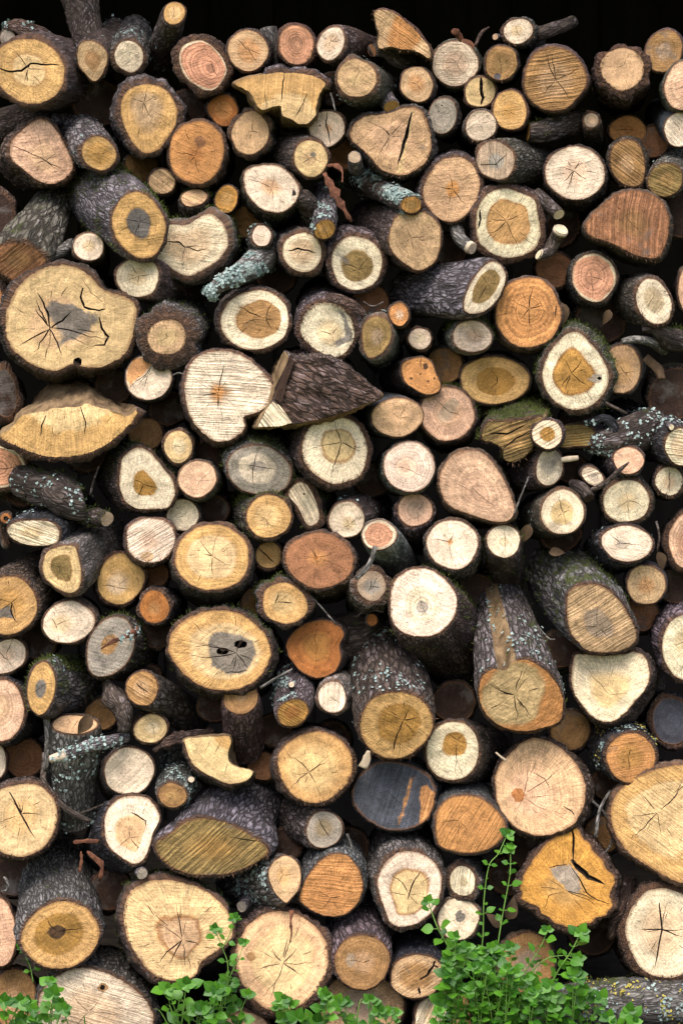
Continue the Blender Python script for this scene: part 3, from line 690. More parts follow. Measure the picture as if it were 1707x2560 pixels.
K(2, '840,860 880,800 950,760 1080,745 1200,710 1280,720 1330,770 1360,870 1370,960 1340,1050 1280,1100 1190,1140 1060,1110 980,1030 920,970 860,920', 'b', 'p', .55, 'broad pinkish log with a groove scar running down its right side', bt=10, n=10, pith=(1100, 890), patch=['1235,735 1265,735 1215,960 1180,1120 1150,1125 1190,930'], kc='m', cr=[([(1240, 740), (1215, 870), (1185, 960), (1150, 1090)], 24)], d=(0, 60), y=-.03, frag=100, cw=.8)
K(2, (190, 870, 122, 138, 10), 'b', 'b', .5, 'beige round with a thick dark rim under the left end of the arch slab', bt=24, n=6, ray=.3, d=(70, 50))
K(2, (690, 840, 115, 116), 'w', 'o', .2, 'pale round with a long vertical crack under the arch slab', bt=9, n=4, cr=[([(690, 735), (685, 820), (705, 880), (712, 950)], 9)], holes=[(645, 820, 6, 6)], d=(20, 30))
K(2, (585, 1035, 108, 118), 'm', 'b', .4, 'pale yellow round with a dark body trailing left, below the vertical-crack round', d=(-270, -20), L=.3, bt=16, n=5, patch=[(600, 1010, 20, 16)], kc='s', y=-.03)
K(2, '150,1130 200,1090 290,1075 380,1085 450,1140 505,1220 500,1290 460,1350 390,1390 300,1380 220,1330 160,1240', 'w', 'o', .35, 'big pale peach log with a fine cracked centre, left of the lichened branch', bt=10, n=9, d=(20, 150), pith=(330, 1225), y=-.03)
K(2, (265, 1540, 62, 70), 'w', 'c', .4, 'tiny pale round with rough bark below the big pale peach log', bt=15, n=3, d=(-10, 130), L=.18, moss=.2, lich=.55, flake=300)
K(2, (676, 1500, 70, 56, -25), 'g', 'y', .5, 'gold cut at the foot of an upright purple lichened branch', d=(-5, -240), L=.17, y=-.06, bt=7, n=0, bk='p', lich=.5, br=1.0, flake=380, saw=.3, tf=.5)
K(2, (1240, 1337, 66, 54, -10), 'g', 'l', .5, 'thick blue-lichened crooked branch with a golden cut end at right', d=(-430, -230), L=.30, y=-.07, bt=10, n=0, br=1.35, lich=.8, flake=4200, saw=.25, stubs=[(870, 1028, 42, -.05, 'a', 10, 70)])
B(2, [(672, 1130, 24, -.08), (720, 1230, 40, -.085), (780, 1330, 38, -.085), (850, 1450, 8, -.08)], 'long red strip of bark leaning by the lichened branch', mat='rbark', name='bark_strip', cat='bark', rough=.35, ns=10)
B(2, [(690, 1085, 16, -.03), (740, 1080, 26, -.04), (790, 1115, 18, -.05), (790, 1190, 8, -.06)], 'bent red bark scrap above the long red strip', mat='rbark', name='bark_strip', cat='bark', rough=.35, ns=10)
B(2, [(455, 1270, 26, -.03), (520, 1300, 55, -.01), (590, 1380, 60, .02), (600, 1450, 50, .06)], 'broken brown branch stump with splintered end beside the purple branch', 'b', name='broken_branch', rough=.5, lich=.1)
K(2, (1505, 1235, 178, 208, 8), 'b', 'o', .26, 'large tan oval log with a bright orange pith', bt=20, n=6, pith=(1508, 1235), d=(-40, -40), stain=.1, sec=2, soft=.05, edge=0, y=-.025)
K(2, '1110,1480 1160,1410 1250,1390 1340,1400 1420,1470 1435,1560 1420,1650 1380,1720 1290,1760 1200,1720 1130,1660 1095,1580', 'b', 'b', .4, 'large beige rounded-square log under the golden end of the lichened branch', d=(-260, -80), L=.33, y=-.045, bt=12, n=6, pith=(1240, 1550), stain=.1, lich=.15)
K(2, (530, 1648, 126, 128), 'c', 'b', .6, 'cream round with a sideways lens-shaped crack, below the broken brown stump', d=(-60, -40), bt=30, n=4, ray=.3, cr=[([(440, 1640), (500, 1625), (560, 1635), (620, 1650)], 12)])
K(5, (885, 45, 165, 178, 5), 'c', 'l', .6, 'cream log with an olive heart below the purple lichened branch', d=(-60, -80), bt=25, n=8, pith=(895, 90), bk='p', edge=.3, soft=.05)
# -- top right
K(3, (490, 203, 92, 82), 'w', 'm', .4, 'bright pale round on the top row with a twig stub at its left', d=(70, 60), L=.25, bt=15, n=4, lich=.2, stubs=[(342, 240, 20, -.0, 'p', 60, 10)], frag=40)
B(3, [(600, 225, 48, .03), (700, 195, 46, .05), (790, 165, 42, .07), (850, 140, 38, .09)], 'dim brown branch pointing right behind the bright pale top round', 'd', name='branch', ends=((-1, 'k'),), ns=22)
K(3, (380, 410, 104, 113, 15), 't', 'l', .5, 'weathered olive-brown round with a black knot at its bottom', bt=8, n=4, patch=[(355, 500, 26, 24)], kc='q', stain=.35, ray=.25, d=(20, 40), frag=40)
K(3, (727, 515, 198, 203), 't', 'b', .55, 'large sawmarked brown round on the top row, biggest at the right', saw=.38, sa=8, n=2, bt=12, pith=(735, 520), sec=0, cr=[([(735, 520), (720, 440), (705, 370)], 6), ([(735, 520), (820, 485), (900, 440)], 6), ([(735, 520), (690, 570), (660, 610)], 5)], ray=.3, d=(10, 60))
K(3, (1170, 450, 144, 138), 'b', 'b', .4, 'tan round with a thick reddish bark collar near the right top', bt=44, n=4, bk='r', d=(-10, 150), ray=.2, frag=200, pith=(1180, 425))
K(3, (1440, 332, 116, 138, 15), 't', 'a', .4, 'dirty brown oval log, highest at the right', bt=8, n=0, stain=.65, d=(40, 30))
K(3, (1568, 560, 122, 162), 'p', 'p', .4, 'pink round cut off by the right edge near the top', y=-.05, bt=10, n=4, d=(-30, 60))
K(3, (242, 600, 98, 98), 'm', 'm', .4, 'small yellow round split into two halves by a wedge gap', bt=12, n=1, cr=[([(250, 505), (250, 570), (258, 640), (245, 690)], 26)], d=(10, 40), ray=.2)
K(3, (437, 720, 112, 128, -5), 'y', 'g', .4, 'yellow oval log with fine rays, below the weathered olive round', bt=9, n=2, ray=.4, d=(40, 40))
K(3, (247, 820, 99, 97), 'w', 'w', .4, 'small pale round with a radiating crack below the split yellow round', bt=7, n=6, d=(-60, 60), frag=40)
K(3, (967, 785, 50, 48), 'a', 'p', .5, 'knotty stub with a small pale end, left of the shaded orange log', d=(20, 150), L=.18, bt=18, n=0, stain=.5, lich=.2, br=1.2)
B(3, [(560, 860, 62, .02), (650, 855, 74, .03), (780, 820, 80, .06), (930, 800, 76, .1)], 'dark crooked mossy branch lying crosswise under the large sawmarked round', 'd', moss=.3, name='crooked_branch', rough=.2, ns=30, ends=((0, 'g'),), tuft=200)
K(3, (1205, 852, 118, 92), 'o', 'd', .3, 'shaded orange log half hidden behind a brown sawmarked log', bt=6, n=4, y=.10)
K(3, (1555, 845, 110, 114), 'w', 'w', .4, 'pale round with a smooth blue-black body at the right edge', d=(-130, -90), L=.3, bk='n', bt=8, n=4, saw=.2, rg=.25, y=-.03)
K(3, '222,1020 260,940 330,918 400,950 455,1010 460,1080 430,1150 380,1175 310,1160 245,1110', 'a', 'r', .4, 'grey-beige sawmarked log with a rough brown body trailing right', d=(370, 60), L=.3, saw=.28, sa=85, n=2, bt=16, y=-.05, bk='b', cr=[([(245, 1072), (345, 1072), (430, 1000)], 7)], edge=0, lich=.12)
K(3, (862, 1130, 194, 172, 12), 'w', 'p', .4, 'large pale pink log with a bold star crack', bt=10, n=10, cw=1.2, pith=(855, 1115), d=(40, 130), y=-.035, ray=.25)
K(3, '1095,1000 1130,940 1210,915 1280,950 1310,1040 1315,1150 1270,1210 1180,1200 1110,1130 1090,1060', 't', 'b', .4, 'brown oval log with diagonal saw marks in front of the shaded orange log', saw=.42, sa=-35, n=0, bt=12, y=-.02, frag=50)
K(3, (1450, 1175, 108, 103), 'l', 'y', .4, 'olive log at the right edge with a grey-green lichened body rising right', d=(130, -140), L=.28, y=-.03, bt=9, n=2, saw=.25, sa=-25, lich=.35, bk='g', flake=150)
K(3, '930,1480 960,1420 1040,1340 1130,1270 1230,1245 1340,1260 1420,1310 1470,1400 1470,1520 1440,1620 1400,1680 1300,1680 1200,1640 1080,1580 960,1540', 'e', 't', .4, 'large reddish brown D-shaped log with vertical saw marks', saw=.36, sa=84, n=2, bt=10, stain=.4, d=(20, 60), pith=(1240, 1470), cw=.6, frag=120)
K(3, '215,1420 240,1330 300,1265 400,1235 500,1260 590,1300 620,1400 640,1520 600,1620 500,1670 400,1680 300,1640 225,1560', 'c', 'y', .66, 'large cream log with a yellow heart and a black slit in its left bark', bt=34, n=10, pith=(412, 1440), edge=.8, soft=.025, cr=[([(240, 1375), (245, 1440), (225, 1500)], 14)], d=(-30, -40), bk='d', cw=.9, y=-.03)
B(3, [(600, 1270, 48, .0), (680, 1340, 46, -.02), (755, 1400, 38, -.045)], 'thin branch with a small cream cut, right of the black-slit cream log', 'd', ends=((-1, 'c'),), lich=.2)
B(3, [(690, 1640, 45, .0), (740, 1560, 46, -.01), (770, 1500, 48, -.04)], 'knotty branch end with bare cream wood under the small cream cut', 'b', ends=((-1, 'c'),), tips=(.86, 1))
B(3, [(720, 1600, 36, .0), (680, 1650, 38, -.02), (625, 1662, 36, -.035)], 'broken branch tip showing cream wood just right of the black-slit log foot', 'b', ends=((-1, 'c'),), tips=(.86, 1))
B(3, [(80, 1480, 45, .01), (110, 1560, 44, -.01), (190, 1625, 38, -.04)], 'short branch with bare grey-white end, lower left of the black-slit log', 'g', ends=((-1, 'w'),), tips=(.78, 1))
# -- second band, left
K(4, '45,440 60,340 120,220 200,140 310,80 420,65 520,85 600,140 660,210 740,240 830,270 890,330 880,430 850,560 790,650 680,715 560,725 480,700 400,740 330,745 200,700 100,620 55,540', 'm', 'b', .5, 'huge knotty log with a grey centre and a hollow curved scar at the left', bt=26, n=9, pith=(330, 470), patch=['290,310 400,300 490,320 560,360 660,360 640,430 560,500 500,550 430,560 380,600 370,560 420,520 370,470 340,420 310,380'], kc='s', cr=[([(330, 470), (322, 390), (290, 310), (250, 240)], 14), ([(335, 470), (410, 420), (470, 360)], 13), ([(330, 480), (240, 520), (110, 600)], 9), ([(330, 480), (375, 560), (405, 650)], 10), ([(545, 205), (530, 270), (550, 335), (650, 355), (695, 340)], 15), ([(650, 400), (665, 470), (705, 525), (680, 575), (600, 588)], 17), ([(540, 150), (600, 240), (690, 320)], 4)], holes=[(505, 690, 28, 30)], d=(20, 30), y=-.055, stain=.3, ray=.14, edge=0)
K(4, (900, 138, 148, 128, 8), 'c', 'm', .4, 'pale yellow round with a short cross crack, right of the huge knotty log', d=(330, 80), L=.3, bt=14, n=6, pith=(910, 130), y=-.04, lich=.15, cw=1.2)
K(4, (1090, 530, 128, 114, -8), 'b', 'm', .5, 'small tan face set deep in a thick broken collar of bark', d=(90, -70), L=.3, bt=80, n=4, bk='p', bu=1.05, moss=.3, lich=.25, y=-.045, rg=1.2, tuft=260, frag=140)
K(4, (970, 795, 150, 147), 'w', 'w', .4, 'round half orange and half pale, below the bark-collared log', bt=5, n=7, patch=['830,740 870,670 960,655 1020,660 950,770 870,830 860,880 830,820'], kc='o', pith=(965, 780), d=(20, 30), cr=[([(870, 840), (955, 775), (1015, 680)], 6)], stain=.2)
K(4, '0,1180 60,1130 150,1040 210,1030 330,1000 440,990 520,985 560,960 640,985 760,1020 830,1050 890,1010 900,1040 860,1090 780,1170 700,1230 600,1280 470,1310 330,1310 200,1280 80,1230', 'y', 'm', .62, 'half-moon split log, yellow with a rotten brown top, under the huge knotty log', d=(20, -150), L=.24, bt=40, n=0, split=[(0, 11.6)], pith=(450, 760), name='split_log', y=-.06, soft=.02, edge=0, bk='r', br=.72, ray=.2, saw=.14, sa=88, cr=[([(530, 985), (560, 1080), (555, 1180)], 10), ([(300, 1040), (275, 1110), (262, 1180)], 9), ([(425, 1010), (425, 1080)], 4), ([(345, 1110), (350, 1180)], 4), ([(640, 1080), (645, 1140)], 3), ([(480, 1060), (485, 1120)], 3), ([(735, 1050), (700, 1090)], 3)], tf=.5, frag=200)
K(4, (8, 1375, 152, 136), 'c', 'n', .88, 'pink ringed round with a white rim at the left edge under the half-moon log', ring=.28, bt=26, n=1, soft=.02, edge=0, d=(0, 60), pith=(0, 1390))
K(4, '800,1330 860,1270 930,1255 1000,1300 1070,1390 1130,1470 1140,1560 1100,1640 1030,1650 900,1650 820,1600 785,1500 790,1400', 'c', 'g', .43, 'cream egg-shaped log with a square tan heart', bt=17, n=5, pith=(940, 1490), soft=.02, edge=.1, d=(-150, -60), moss=.4, tuft=300, y=-.03, sec=1)
K(4, (1165, 1245, 90, 106, -8), 'm', 'c', .5, 'small yellowish oval log above the smooth salmon round', bt=17, n=3, stain=.25, d=(80, 40), pith=(1180, 1245))
K(4, (1290, 1455, 128, 116, -12), 'p', 'p', .4, 'smooth salmon pink round with fine rays', bt=9, n=6, cw=.6, saw=.04, d=(70, 60))
K(4, '1210,830 1240,720 1300,650 1400,620 1500,625 1600,660 1700,740 1770,830 1785,900 1760,960 1700,1010 1620,1040 1592,1055 1598,1120 1560,1170 1480,1210 1390,1200 1300,1130 1240,1030 1215,930', 'w', 'o', .2, 'big heart-shaped striped log with a notch at its lower right', saw=.34, sa=-4, n=8, pith=(1425, 895), bt=12, d=(-20, 70), y=-.05, cw=.8, cr=[([(1425, 895), (1445, 790), (1470, 700)], 8), ([(1425, 895), (1425, 1000)], 6)], soft=.12, edge=0)
K(4, (30, 900, 78, 160), 'k', 'k', .4, 'dark bark-covered log end at the left edge beside the half-moon log', bt=30, n=0, stain=.8, bk='b')
K(4, (-40, 285, 60, 130), 'o', 'd', .4, 'sliver of purple-barked orange log at the left edge by the huge knotty log', bt=50, bk='p', n=0)
B(4, [(1365, 255, 42, -.07), (1430, 190, 52, -.07), (1560, 120, 72, -.04), (1700, 20, 95, .02), (1750, -120, 85, .07)], 'blue-green lichened branch with a bare pale tip, above the tan-hearted cream log', 'g', lich=.75, flake=1300, ends=((0, 'p'),), tips=(0, .07), rough=.14, ns=26)
# -- second band, middle
K(5, (222, 418, 222, 196, -10), 'c', 't', .65, 'big cream oval log with a large ringed tan heart', bt=18, n=8, cw=1.1, pith=(290, 410), soft=.025, edge=.25, d=(-30, -20), bk='d', ring=.16, y=-.04)
K(5, '515,480 540,390 600,320 680,305 760,320 830,380 865,450 870,530 830,610 760,660 690,650 600,600 540,540', 'c', 'm', .45, 'cream log with a blue-black stain and shaggy bark flaking at its upper right', bt=34, n=5, pith=(725, 515), patch=['765,350 800,370 840,470 865,510 850,560 770,590 720,620 740,550 810,520 800,440'], kc='s', d=(-20, -150), bk='p', y=-.035, frag=420, moss=.3)
B(5, [(690, 265, 20, -.05), (760, 285, 34, -.06), (830, 310, 36, -.06), (900, 360, 30, -.05), (940, 380, 8, -.05)], 'ragged brown bark flake curling off the blue-stained cream log', 'r', name='bark_flake', cat='bark', rough=.5)
K(5, '920,520 930,450 980,400 1040,395 1090,430 1110,500 1090,580 1040,640 970,665 935,620', 'l', 'a', .4, 'olive drab oval log with pale lichen on its underside', bt=24, n=1, d=(60, 110), lich=.6, stain=.35, flake=500)
K(5, (1160, 380, 62, 76), 'o', 'w', .4, 'small orange-peach round under the scaly purple log', bt=7, n=5, d=(0, 30))
K(5, (1296, 540, 74, 70), 'w', 'c', .5, 'very bright small round with white star rays, left of the mossy pale round', bt=13, n=4, lich=.6, d=(0, 50), flake=200)
K(6, '130,320 160,220 220,120 290,45 350,30 400,70 415,130 390,220 340,300 270,360 190,385 140,370', 'c', 'l', .66, 'scaly purple log pointing right, its slanted cream face with an olive heart', d=(-480, 30), L=.26, y=-.09, bt=14, bk='p', n=6, pith=(290, 180), soft=.03, edge=.1, br=1.0, rg=1.1, tf=.75)
K(5, '1180,720 1220,680 1300,660 1370,690 1400,760 1430,840 1410,890 1350,905 1280,880 1200,820', 'o', 'o', .4, 'vivid orange log spotted with black mould', bt=9, n=0, stain=.1, d=(-160, 30), L=.3, patch=[(1335, 720, 18, 22), (1240, 800, 10, 9), (1300, 770, 7, 6), (1350, 820, 8, 7), (1390, 800, 6, 7)], kc='k', cr=[([(1305, 665), (1300, 740)], 6)])
K(5, (1150, 1052, 170, 124, -6), 'b', 'b', .4, 'smooth beige oval log with a dark body going left', bt=7, n=6, d=(-200, -20), L=.32, pith=(1165, 1060), cw=.8, y=-.03, bk='n', rg=.4)
K(5, (1475, 1030, 178, 174), 'p', 'b', .5, 'pinkish round with a grey-brown blotch, mossy underneath', bt=13, n=3, patch=['1490,930 1530,920 1560,960 1520,1010 1500,1080 1440,1095 1405,1050 1430,1000'], kc='a', d=(20, 80), moss=.6, tuft=600, pith=(1490, 1020))
K(5, '530,1280 545,1180 590,1110 680,1065 790,1050 880,1090 930,1170 955,1260 940,1360 900,1440 820,1475 720,1485 630,1440 560,1370', 'c', 'm', .52, 'cream log with a crisp round yellow heart ringed in brown', bt=24, n=7, pith=(785, 1215), soft=.012, edge=.9, d=(-140, 20), bk='d', cw=1.1, y=-.045, frag=160)
K(5, (250, 1400, 206, 162, 12), 'r', 'w', .6, 'pale greyish pink ringed log with a blue-grey pith', ring=.16, bt=12, n=1, patch=[(240, 1372, 58, 36)], kc='r', pith=(215, 1370), d=(-10, -180), moss=.55, L=.32, tuft=500, y=-.035, cr=[([(230, 1300), (210, 1390), (205, 1500)], 7)], edge=0, bk='g')
K(5, (1227, 1375, 164, 168, -15), 'w', 'p', .4, 'smooth pale pink round just left of the large salmon log', bt=8, n=4, pith=(1200, 1385), d=(-70, 40), cw=.8, saw=.05, ring=.2)
K(6, '-20,1460 10,1370 70,1300 160,1270 260,1290 340,1380 400,1480 450,1600 455,1690 400,1735 300,1725 180,1690 60,1640 -5,1560', 'p', 'p', .4, 'large smooth salmon log shaped like an egg on its side', bt=10, n=4, pith=(250, 1570), cw=.7, saw=.03, ring=.2, d=(20, 60), y=-.04)
K(8, (1265, -15, 116, 104), 'p', 'a', .5, 'small dusty pink round below the smooth pale pink round', ring=.16, bt=14, n=5, d=(0, 190), L=.25, bk='g', moss=.15)
K(8, (310, 28, 144, 140, -5), 'y', 'm', .55, 'yellow round with an orange rim beside bright moss', bt=16, n=7, pith=(290, 45), d=(-150, -30), moss=.85, L=.3, tuft=1300, y=-.04)
K(5, '440,1560 480,1490 540,1480 590,1540 630,1640 640,1720 600,1760 560,1750 500,1640', 'c', 'c', .4, 'pale split billet with straight grain beside a mossy log', d=(90, -30), bt=26, n=0, saw=.42, sa=-62, moss=.8, name='split_log', tuft=420, holes=[(540, 1555, 6, 7)], y=-.01)
K(8, (818, 50, 116, 117), 'w', 'm', .35, 'small pale round with a lichened body sloping up right, above the ringed pink stake', d=(190, -80), L=.3, bt=9, n=6, pith=(840, 80), lich=.4, flake=300, y=-.03)
# triangular split block
tri = K(5, '240,1112 310,980 350,880 420,720 445,655 520,690 640,670 740,690 880,770 970,850 1040,905 1030,932 880,995 700,1055 520,1092 380,1110', 'd', 'e', .4, 'triangular split block lying with its rough red-grey bark facing out', d=(-30, -60), L=.2, bt=0, n=0, y=-.075, name='split_log', split=[(0, 3.9), (10.2, 16)], bface=-28, bk='r', lich=.3, moss=.15, tf=.3)
def slab_part(parent, t, pts, y0, th_, name, code, ang):
    q = [unp(*px(t, *p), y0) for p in pts]; n_ = len(q); V = q+[p+np.array((0, th_, 0)) for p in q]; l0 = np.array(parent.location)
    F = [tuple(range(n_))[::-1], tuple(range(n_, 2*n_))]+[(i, (i+1) % n_, n_+(i+1) % n_, n_+i) for i in range(n_)]
    o = mesh_obj(name, V, F, [M['face']], parent, loc=l0); c = np.mean(q, 0); attr(o, 'pq', [(p[0]-c[0], p[2]-c[2], .5) for p in V]); attr(o, 'pw', np.zeros(len(V)), 'FLOAT')
    o['sap'] = wcol(code); o['heart'] = wcol(code); o['kcol'] = wcol('s'); o['seed'] = 3.3; o['par'] = (.4, .2, .0); o['par2'] = (.5, math.radians(ang), .0); o['par3'] = (.2, 0., .1)
    return o
slab_part(tri, 5, [(238, 1116), (300, 995), (335, 950), (380, 975), (445, 1060), (462, 1090), (380, 1112)], -.098, .03, 'split_end', 'c', -48)
slab_part(tri, 5, [(345, 930), (350, 860), (420, 720), (450, 650), (480, 690), (430, 820), (400, 960)], -.094, .03, 'split_side', 'k', 68)
# -- second band, right
K(6, (555, 370, 212, 228, -8), 'o', 'o', .36, 'large orange-brown ringed log with a four-way crack', bt=13, n=9, ring=.22, pith=(560, 345), d=(-20, 60), soft=.05, edge=.1, cw=1.1, y=-.035)
K(6, (190, 525, 126, 104, 5), 'w', 'p', .4, 'small pale oval round with moss on its left side', bt=11, n=5, d=(-110, 10), moss=.7, tuft=600, pith=(215, 520))
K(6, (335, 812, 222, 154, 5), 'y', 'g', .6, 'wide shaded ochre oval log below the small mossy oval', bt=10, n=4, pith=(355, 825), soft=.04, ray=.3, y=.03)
K(6, (985, 140, 142, 160, 3), 'c', 'n', .92, 'salmon round with fine rings and a thin cream rim, at the upper right', ring=.26, bt=13, n=7, cw=.7, soft=.015, edge=0, d=(-60, 70), bk='g')
K(6, (1375, 298, 112, 155, -18), 'c', 'l', .55, 'cream oval log with an olive heart and dark body going left, at the right', bt=18, n=4, pith=(1375, 265), d=(-240, -30), L=.3, y=-.04, frag=80)
K(6, (1605, 230, 65, 160), 'p', 'p', .4, 'sliver of a pink log at the right edge beside the olive-hearted oval', bt=12, n=0)
K(6, '650,760 680,660 740,570 820,505 890,505 960,570 1030,660 1075,760 1070,850 1020,930 940,990 850,1005 760,970 690,900 660,830', 'c', 'g', .62, 'cream pear-shaped log with a dark-edged tan heart and a silver knot', bt=26, n=9, pith=(838, 765), soft=.015, edge=.9, patch=[(1000, 800, 44, 32)], kc='r', holes=[(1020, 800, 14, 10)], d=(40, -90), moss=.55, tuft=1200, y=-.05)
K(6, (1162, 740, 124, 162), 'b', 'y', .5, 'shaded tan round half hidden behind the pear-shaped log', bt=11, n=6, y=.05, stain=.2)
K(6, '260,1190 290,1090 400,1080 520,1075 650,1060 610,1130 600,1210 550,1290 480,1340 410,1330 390,1260 330,1215', 'l', 'y', .4, 'broken log end of torn olive fibres under a mossy back', d=(60, -170), L=.24, bt=16, n=0, saw=.55, sa=20, moss=.85, tuft=1500, name='broken_log', split=[(4.0, 12)], y=-.04, stain=.3, cr=[([(300, 1160), (420, 1160), (560, 1090)], 12), ([(390, 1260), (480, 1190), (590, 1130)], 10)], frag=120)
K(6, (680, 1165, 97, 93), 'c', 'g', .5, 'small cream round with a tan heart in front of split brown wood', bt=6, n=4, y=-.09, soft=.03, saw=.25, sa=30, L=.2)
K(6, '760,1240 770,1130 850,1100 950,1120 1000,1180 990,1230 880,1240', 'l', 'g', .4, 'split olive-brown wood face behind the small cream round', d=(130, -20), bt=16, n=0, name='split_log', saw=.35, sa=5, split=[(0, 2.5)], y=.0)
K(6, '610,1370 640,1290 690,1260 750,1280 780,1350 770,1430 720,1490 660,1495 615,1450', 'c', 'r', .5, 'mouldy grey and cream oval log under the broken fibrous log', d=(-260, 70), L=.3, bt=13, n=1, stain=.75, bk='d', lich=.2, y=-.045)
K(6, (1210, 1335, 98, 88), 'p', 'p', .4, 'small salmon round crossed by a dry twig, at the right', d=(-150, 40), L=.26, bt=12, n=0, bk='g', ring=.1)
B(6, [(900, 1560, 14, -.02), (1050, 1490, 18, -.05), (1150, 1400, 15, -.07), (1215, 1345, 5, -.075)], 'dry forked twig crossing the small salmon round', 'b', name='twig', cat='twig', ns=8)
K(6, (975, 1440, 78, 52, 35), 'w', 'r', .5, 'pale bare slanted cut of a small log left of the salmon round', d=(-60, -40), bt=8, n=0, saw=.35, sa=20, y=-.02)
K(6, (1195, 1602, 148, 138, -8), 'c', 'm', .4, 'cream yellow round with a fine star crack below the dry twig', bt=18, n=7, pith=(1205, 1600), d=(-30, -30), y=-.03)
K(6, (1475, 1470, 90, 93), 'c', 'b', .5, 'small cream round with a cross crack and peeling bark at the right edge', bt=16, n=4, bk='g', d=(-20, 20), frag=80, cr=[([(1475, 1380), (1478, 1470), (1470, 1560)], 5)])
K(6, (1560, 1245, 112, 122), 'c', 'b', .6, 'cream log at the right edge whose thick black body is dotted with blue lichen', d=(-380, -150), L=.3, bt=14, n=0, saw=.3, sa=-10, lich=.6, br=1.3, bk='n', flake=700, y=-.05, stubs=[(1490, 1118, 18, -.07, 'c', -20, -20)])
K(9, (780, 0, 142, 145, 5), 'c', 'm', .52, 'cream round with yellow heart and dark lichened body, right of the salmon egg log', bt=15, n=7, pith=(785, 5), d=(-170, 40), L=.32, lich=.35, y=-.05, soft=.05, flake=160)
K(9, (1585, 190, 108, 170), 'p', 'n', .5, 'pink ringed oval cut off by the right edge at mid height', ring=.26, bt=30, n=0)
B(6, [(1170, 560, 22, -.03), (1260, 545, 26, -.03), (1360, 570, 30, .0), (1440, 620, 34, .05)], 'bleached twig tip poking left from the shaded right side', 'g', name='twig', cat='twig', ends=((0, 'r'),))
B(6, [(1300, 480, 26, .0), (1400, 480, 50, -.01), (1500, 540, 70, .02), (1600, 560, 70, .05)], 'mossy gnarled branch at the right edge below the olive-hearted oval', 'd', moss=.6, tuft=500, rough=.4, name='gnarled_branch', lich=.3, ns=24)
B(6, [(1320, 660, 26, .02), (1400, 730, 32, .02), (1430, 800, 20, .0)], 'dry curled leaf and broken twig beside the shaded tan round', mat='dry', name='dry_twig', cat='twig', rough=.4)
B(6, [(940, 1090, 22, -.02), (1060, 1060, 30, -.03), (1120, 1130, 34, -.03), (1110, 1230, 26, -.02), (1070, 1290, 14, .0)], 'bent dark root looping in front of the blue-lichened black log', 'n', lich=.3, name='bent_root', flake=80)
# -- third band, left
K(7, '50,110 110,65 220,55 330,65 385,110 390,160 370,200 290,220 190,215 110,190 60,150', 'c', 'm', .4, 'long cream oval face with diagonal saw lines and a blue-grey body', d=(230, -120), L=.28, bt=12, n=2, saw=.3, sa=-20, y=-.055, lich=.4, bk='n', br=1.25, pith=(190, 135), flake=320)
K(7, (40, 40, 34, 32), 'd', 'o', .4, 'tiny orange ring-shaped stub at the left edge above the long cream oval', bt=8, n=0, holes=[(42, 42, 18, 16)], y=.0)
K(7, '280,330 310,260 400,225 490,225 520,300 535,400 520,490 460,530 370,500 300,440 275,380', 'm', 'l', .55, 'squarish yellow log with an olive heart and a smooth purple body going up right', d=(290, -190), L=.28, bt=22, n=6, pith=(400, 360), y=-.055, bk='p', br=.95, edge=.7, stain=.3, rg=.7, moss=.25)
K(7, (985, 182, 158, 148), 'w', 'p', .35, 'pale pink sawmarked round with a chipped lower edge', bt=13, n=3, saw=.28, sa=30, pith=(980, 205), d=(0, 40), patch=[(965, 290, 44, 34)], kc='b', frag=120)
K(7, (1195, 20, 103, 104), 'c', 'c', .4, 'small cream round above the large yellow cracked log', bt=11, n=3, stain=.3, lich=.3, d=(60, -20))
K(7, (1388, 296, 244, 212, 0), 'y', 'm', .68, 'large yellow log with a pale cracked heart and an orange rim', bt=20, n=9, pith=(1390, 290), d=(20, 130), cw=1.0, soft=.05, edge=.15, y=-.045, ray=.22)
K(7, '640,470 650,390 700,310 770,270 830,280 900,340 945,400 940,470 890,550 810,600 720,590 660,540', 'y', 'w', .42, 'tan pear-shaped log with pale heart, left of the large yellow cracked log', bt=17, n=6, pith=(757, 490), bk='r', cw=1.2, ray=.22, d=(-10, 40))
K(7, (55, 610, 186, 188), 'y', 'g', .5, 'ochre log at the left edge with a grey rotten patch and long bark body', bt=20, n=6, pith=(80, 590), d=(190, -150), L=.3, patch=['0,640 60,610 85,650 90,700 40,690 -10,690'], kc='s', y=-.05, bk='b', cr=[([(80, 590), (70, 650), (115, 725)], 11)])
K(7, (450, 720, 163, 136, -12), 'w', 'm', .4, 'bright cream round with its pith far to the left', bt=11, n=5, pith=(370, 740), d=(60, -20), y=-.03, cw=.9)
K(7, (1010, 620, 96, 106), 'd', 't', .4, 'small brown round wedged below the tan pear-shaped log', bt=22, n=3, d=(110, -10), lich=.15, stain=.2, bk='b')
K(7, (722, 880, 148, 205, 27), 'r', 't', .35, 'smooth grey-brown tilted oval with a bark chip across it', d=(170, 40), L=.32, bt=9, n=5, stain=.45, cw=.7, y=-.04, moss=.5, tuft=350, edge=0)
B(7, [(660, 895, 5, -.06), (740, 845, 16, -.065), (820, 815, 24, -.07), (900, 770, 26, -.06), (890, 740, 10, -.055)], 'sliver of red and grey bark stuck on the tilted grey-brown oval', mat='rbark', name='bark_chip', cat='bark', rough=.4, ns=10, flake=60)
K(7, (272, 1150, 92, 172, 6), 'y', 's', .4, 'narrow upright oval log with a blue-grey heart and mossy purple body', d=(290, -30), L=.28, bt=13, n=4, bk='p', moss=.7, lich=.35, br=1.15, y=-.07, tuft=1300, flake=200, pith=(265, 1150), tf=.8, soft=.06)
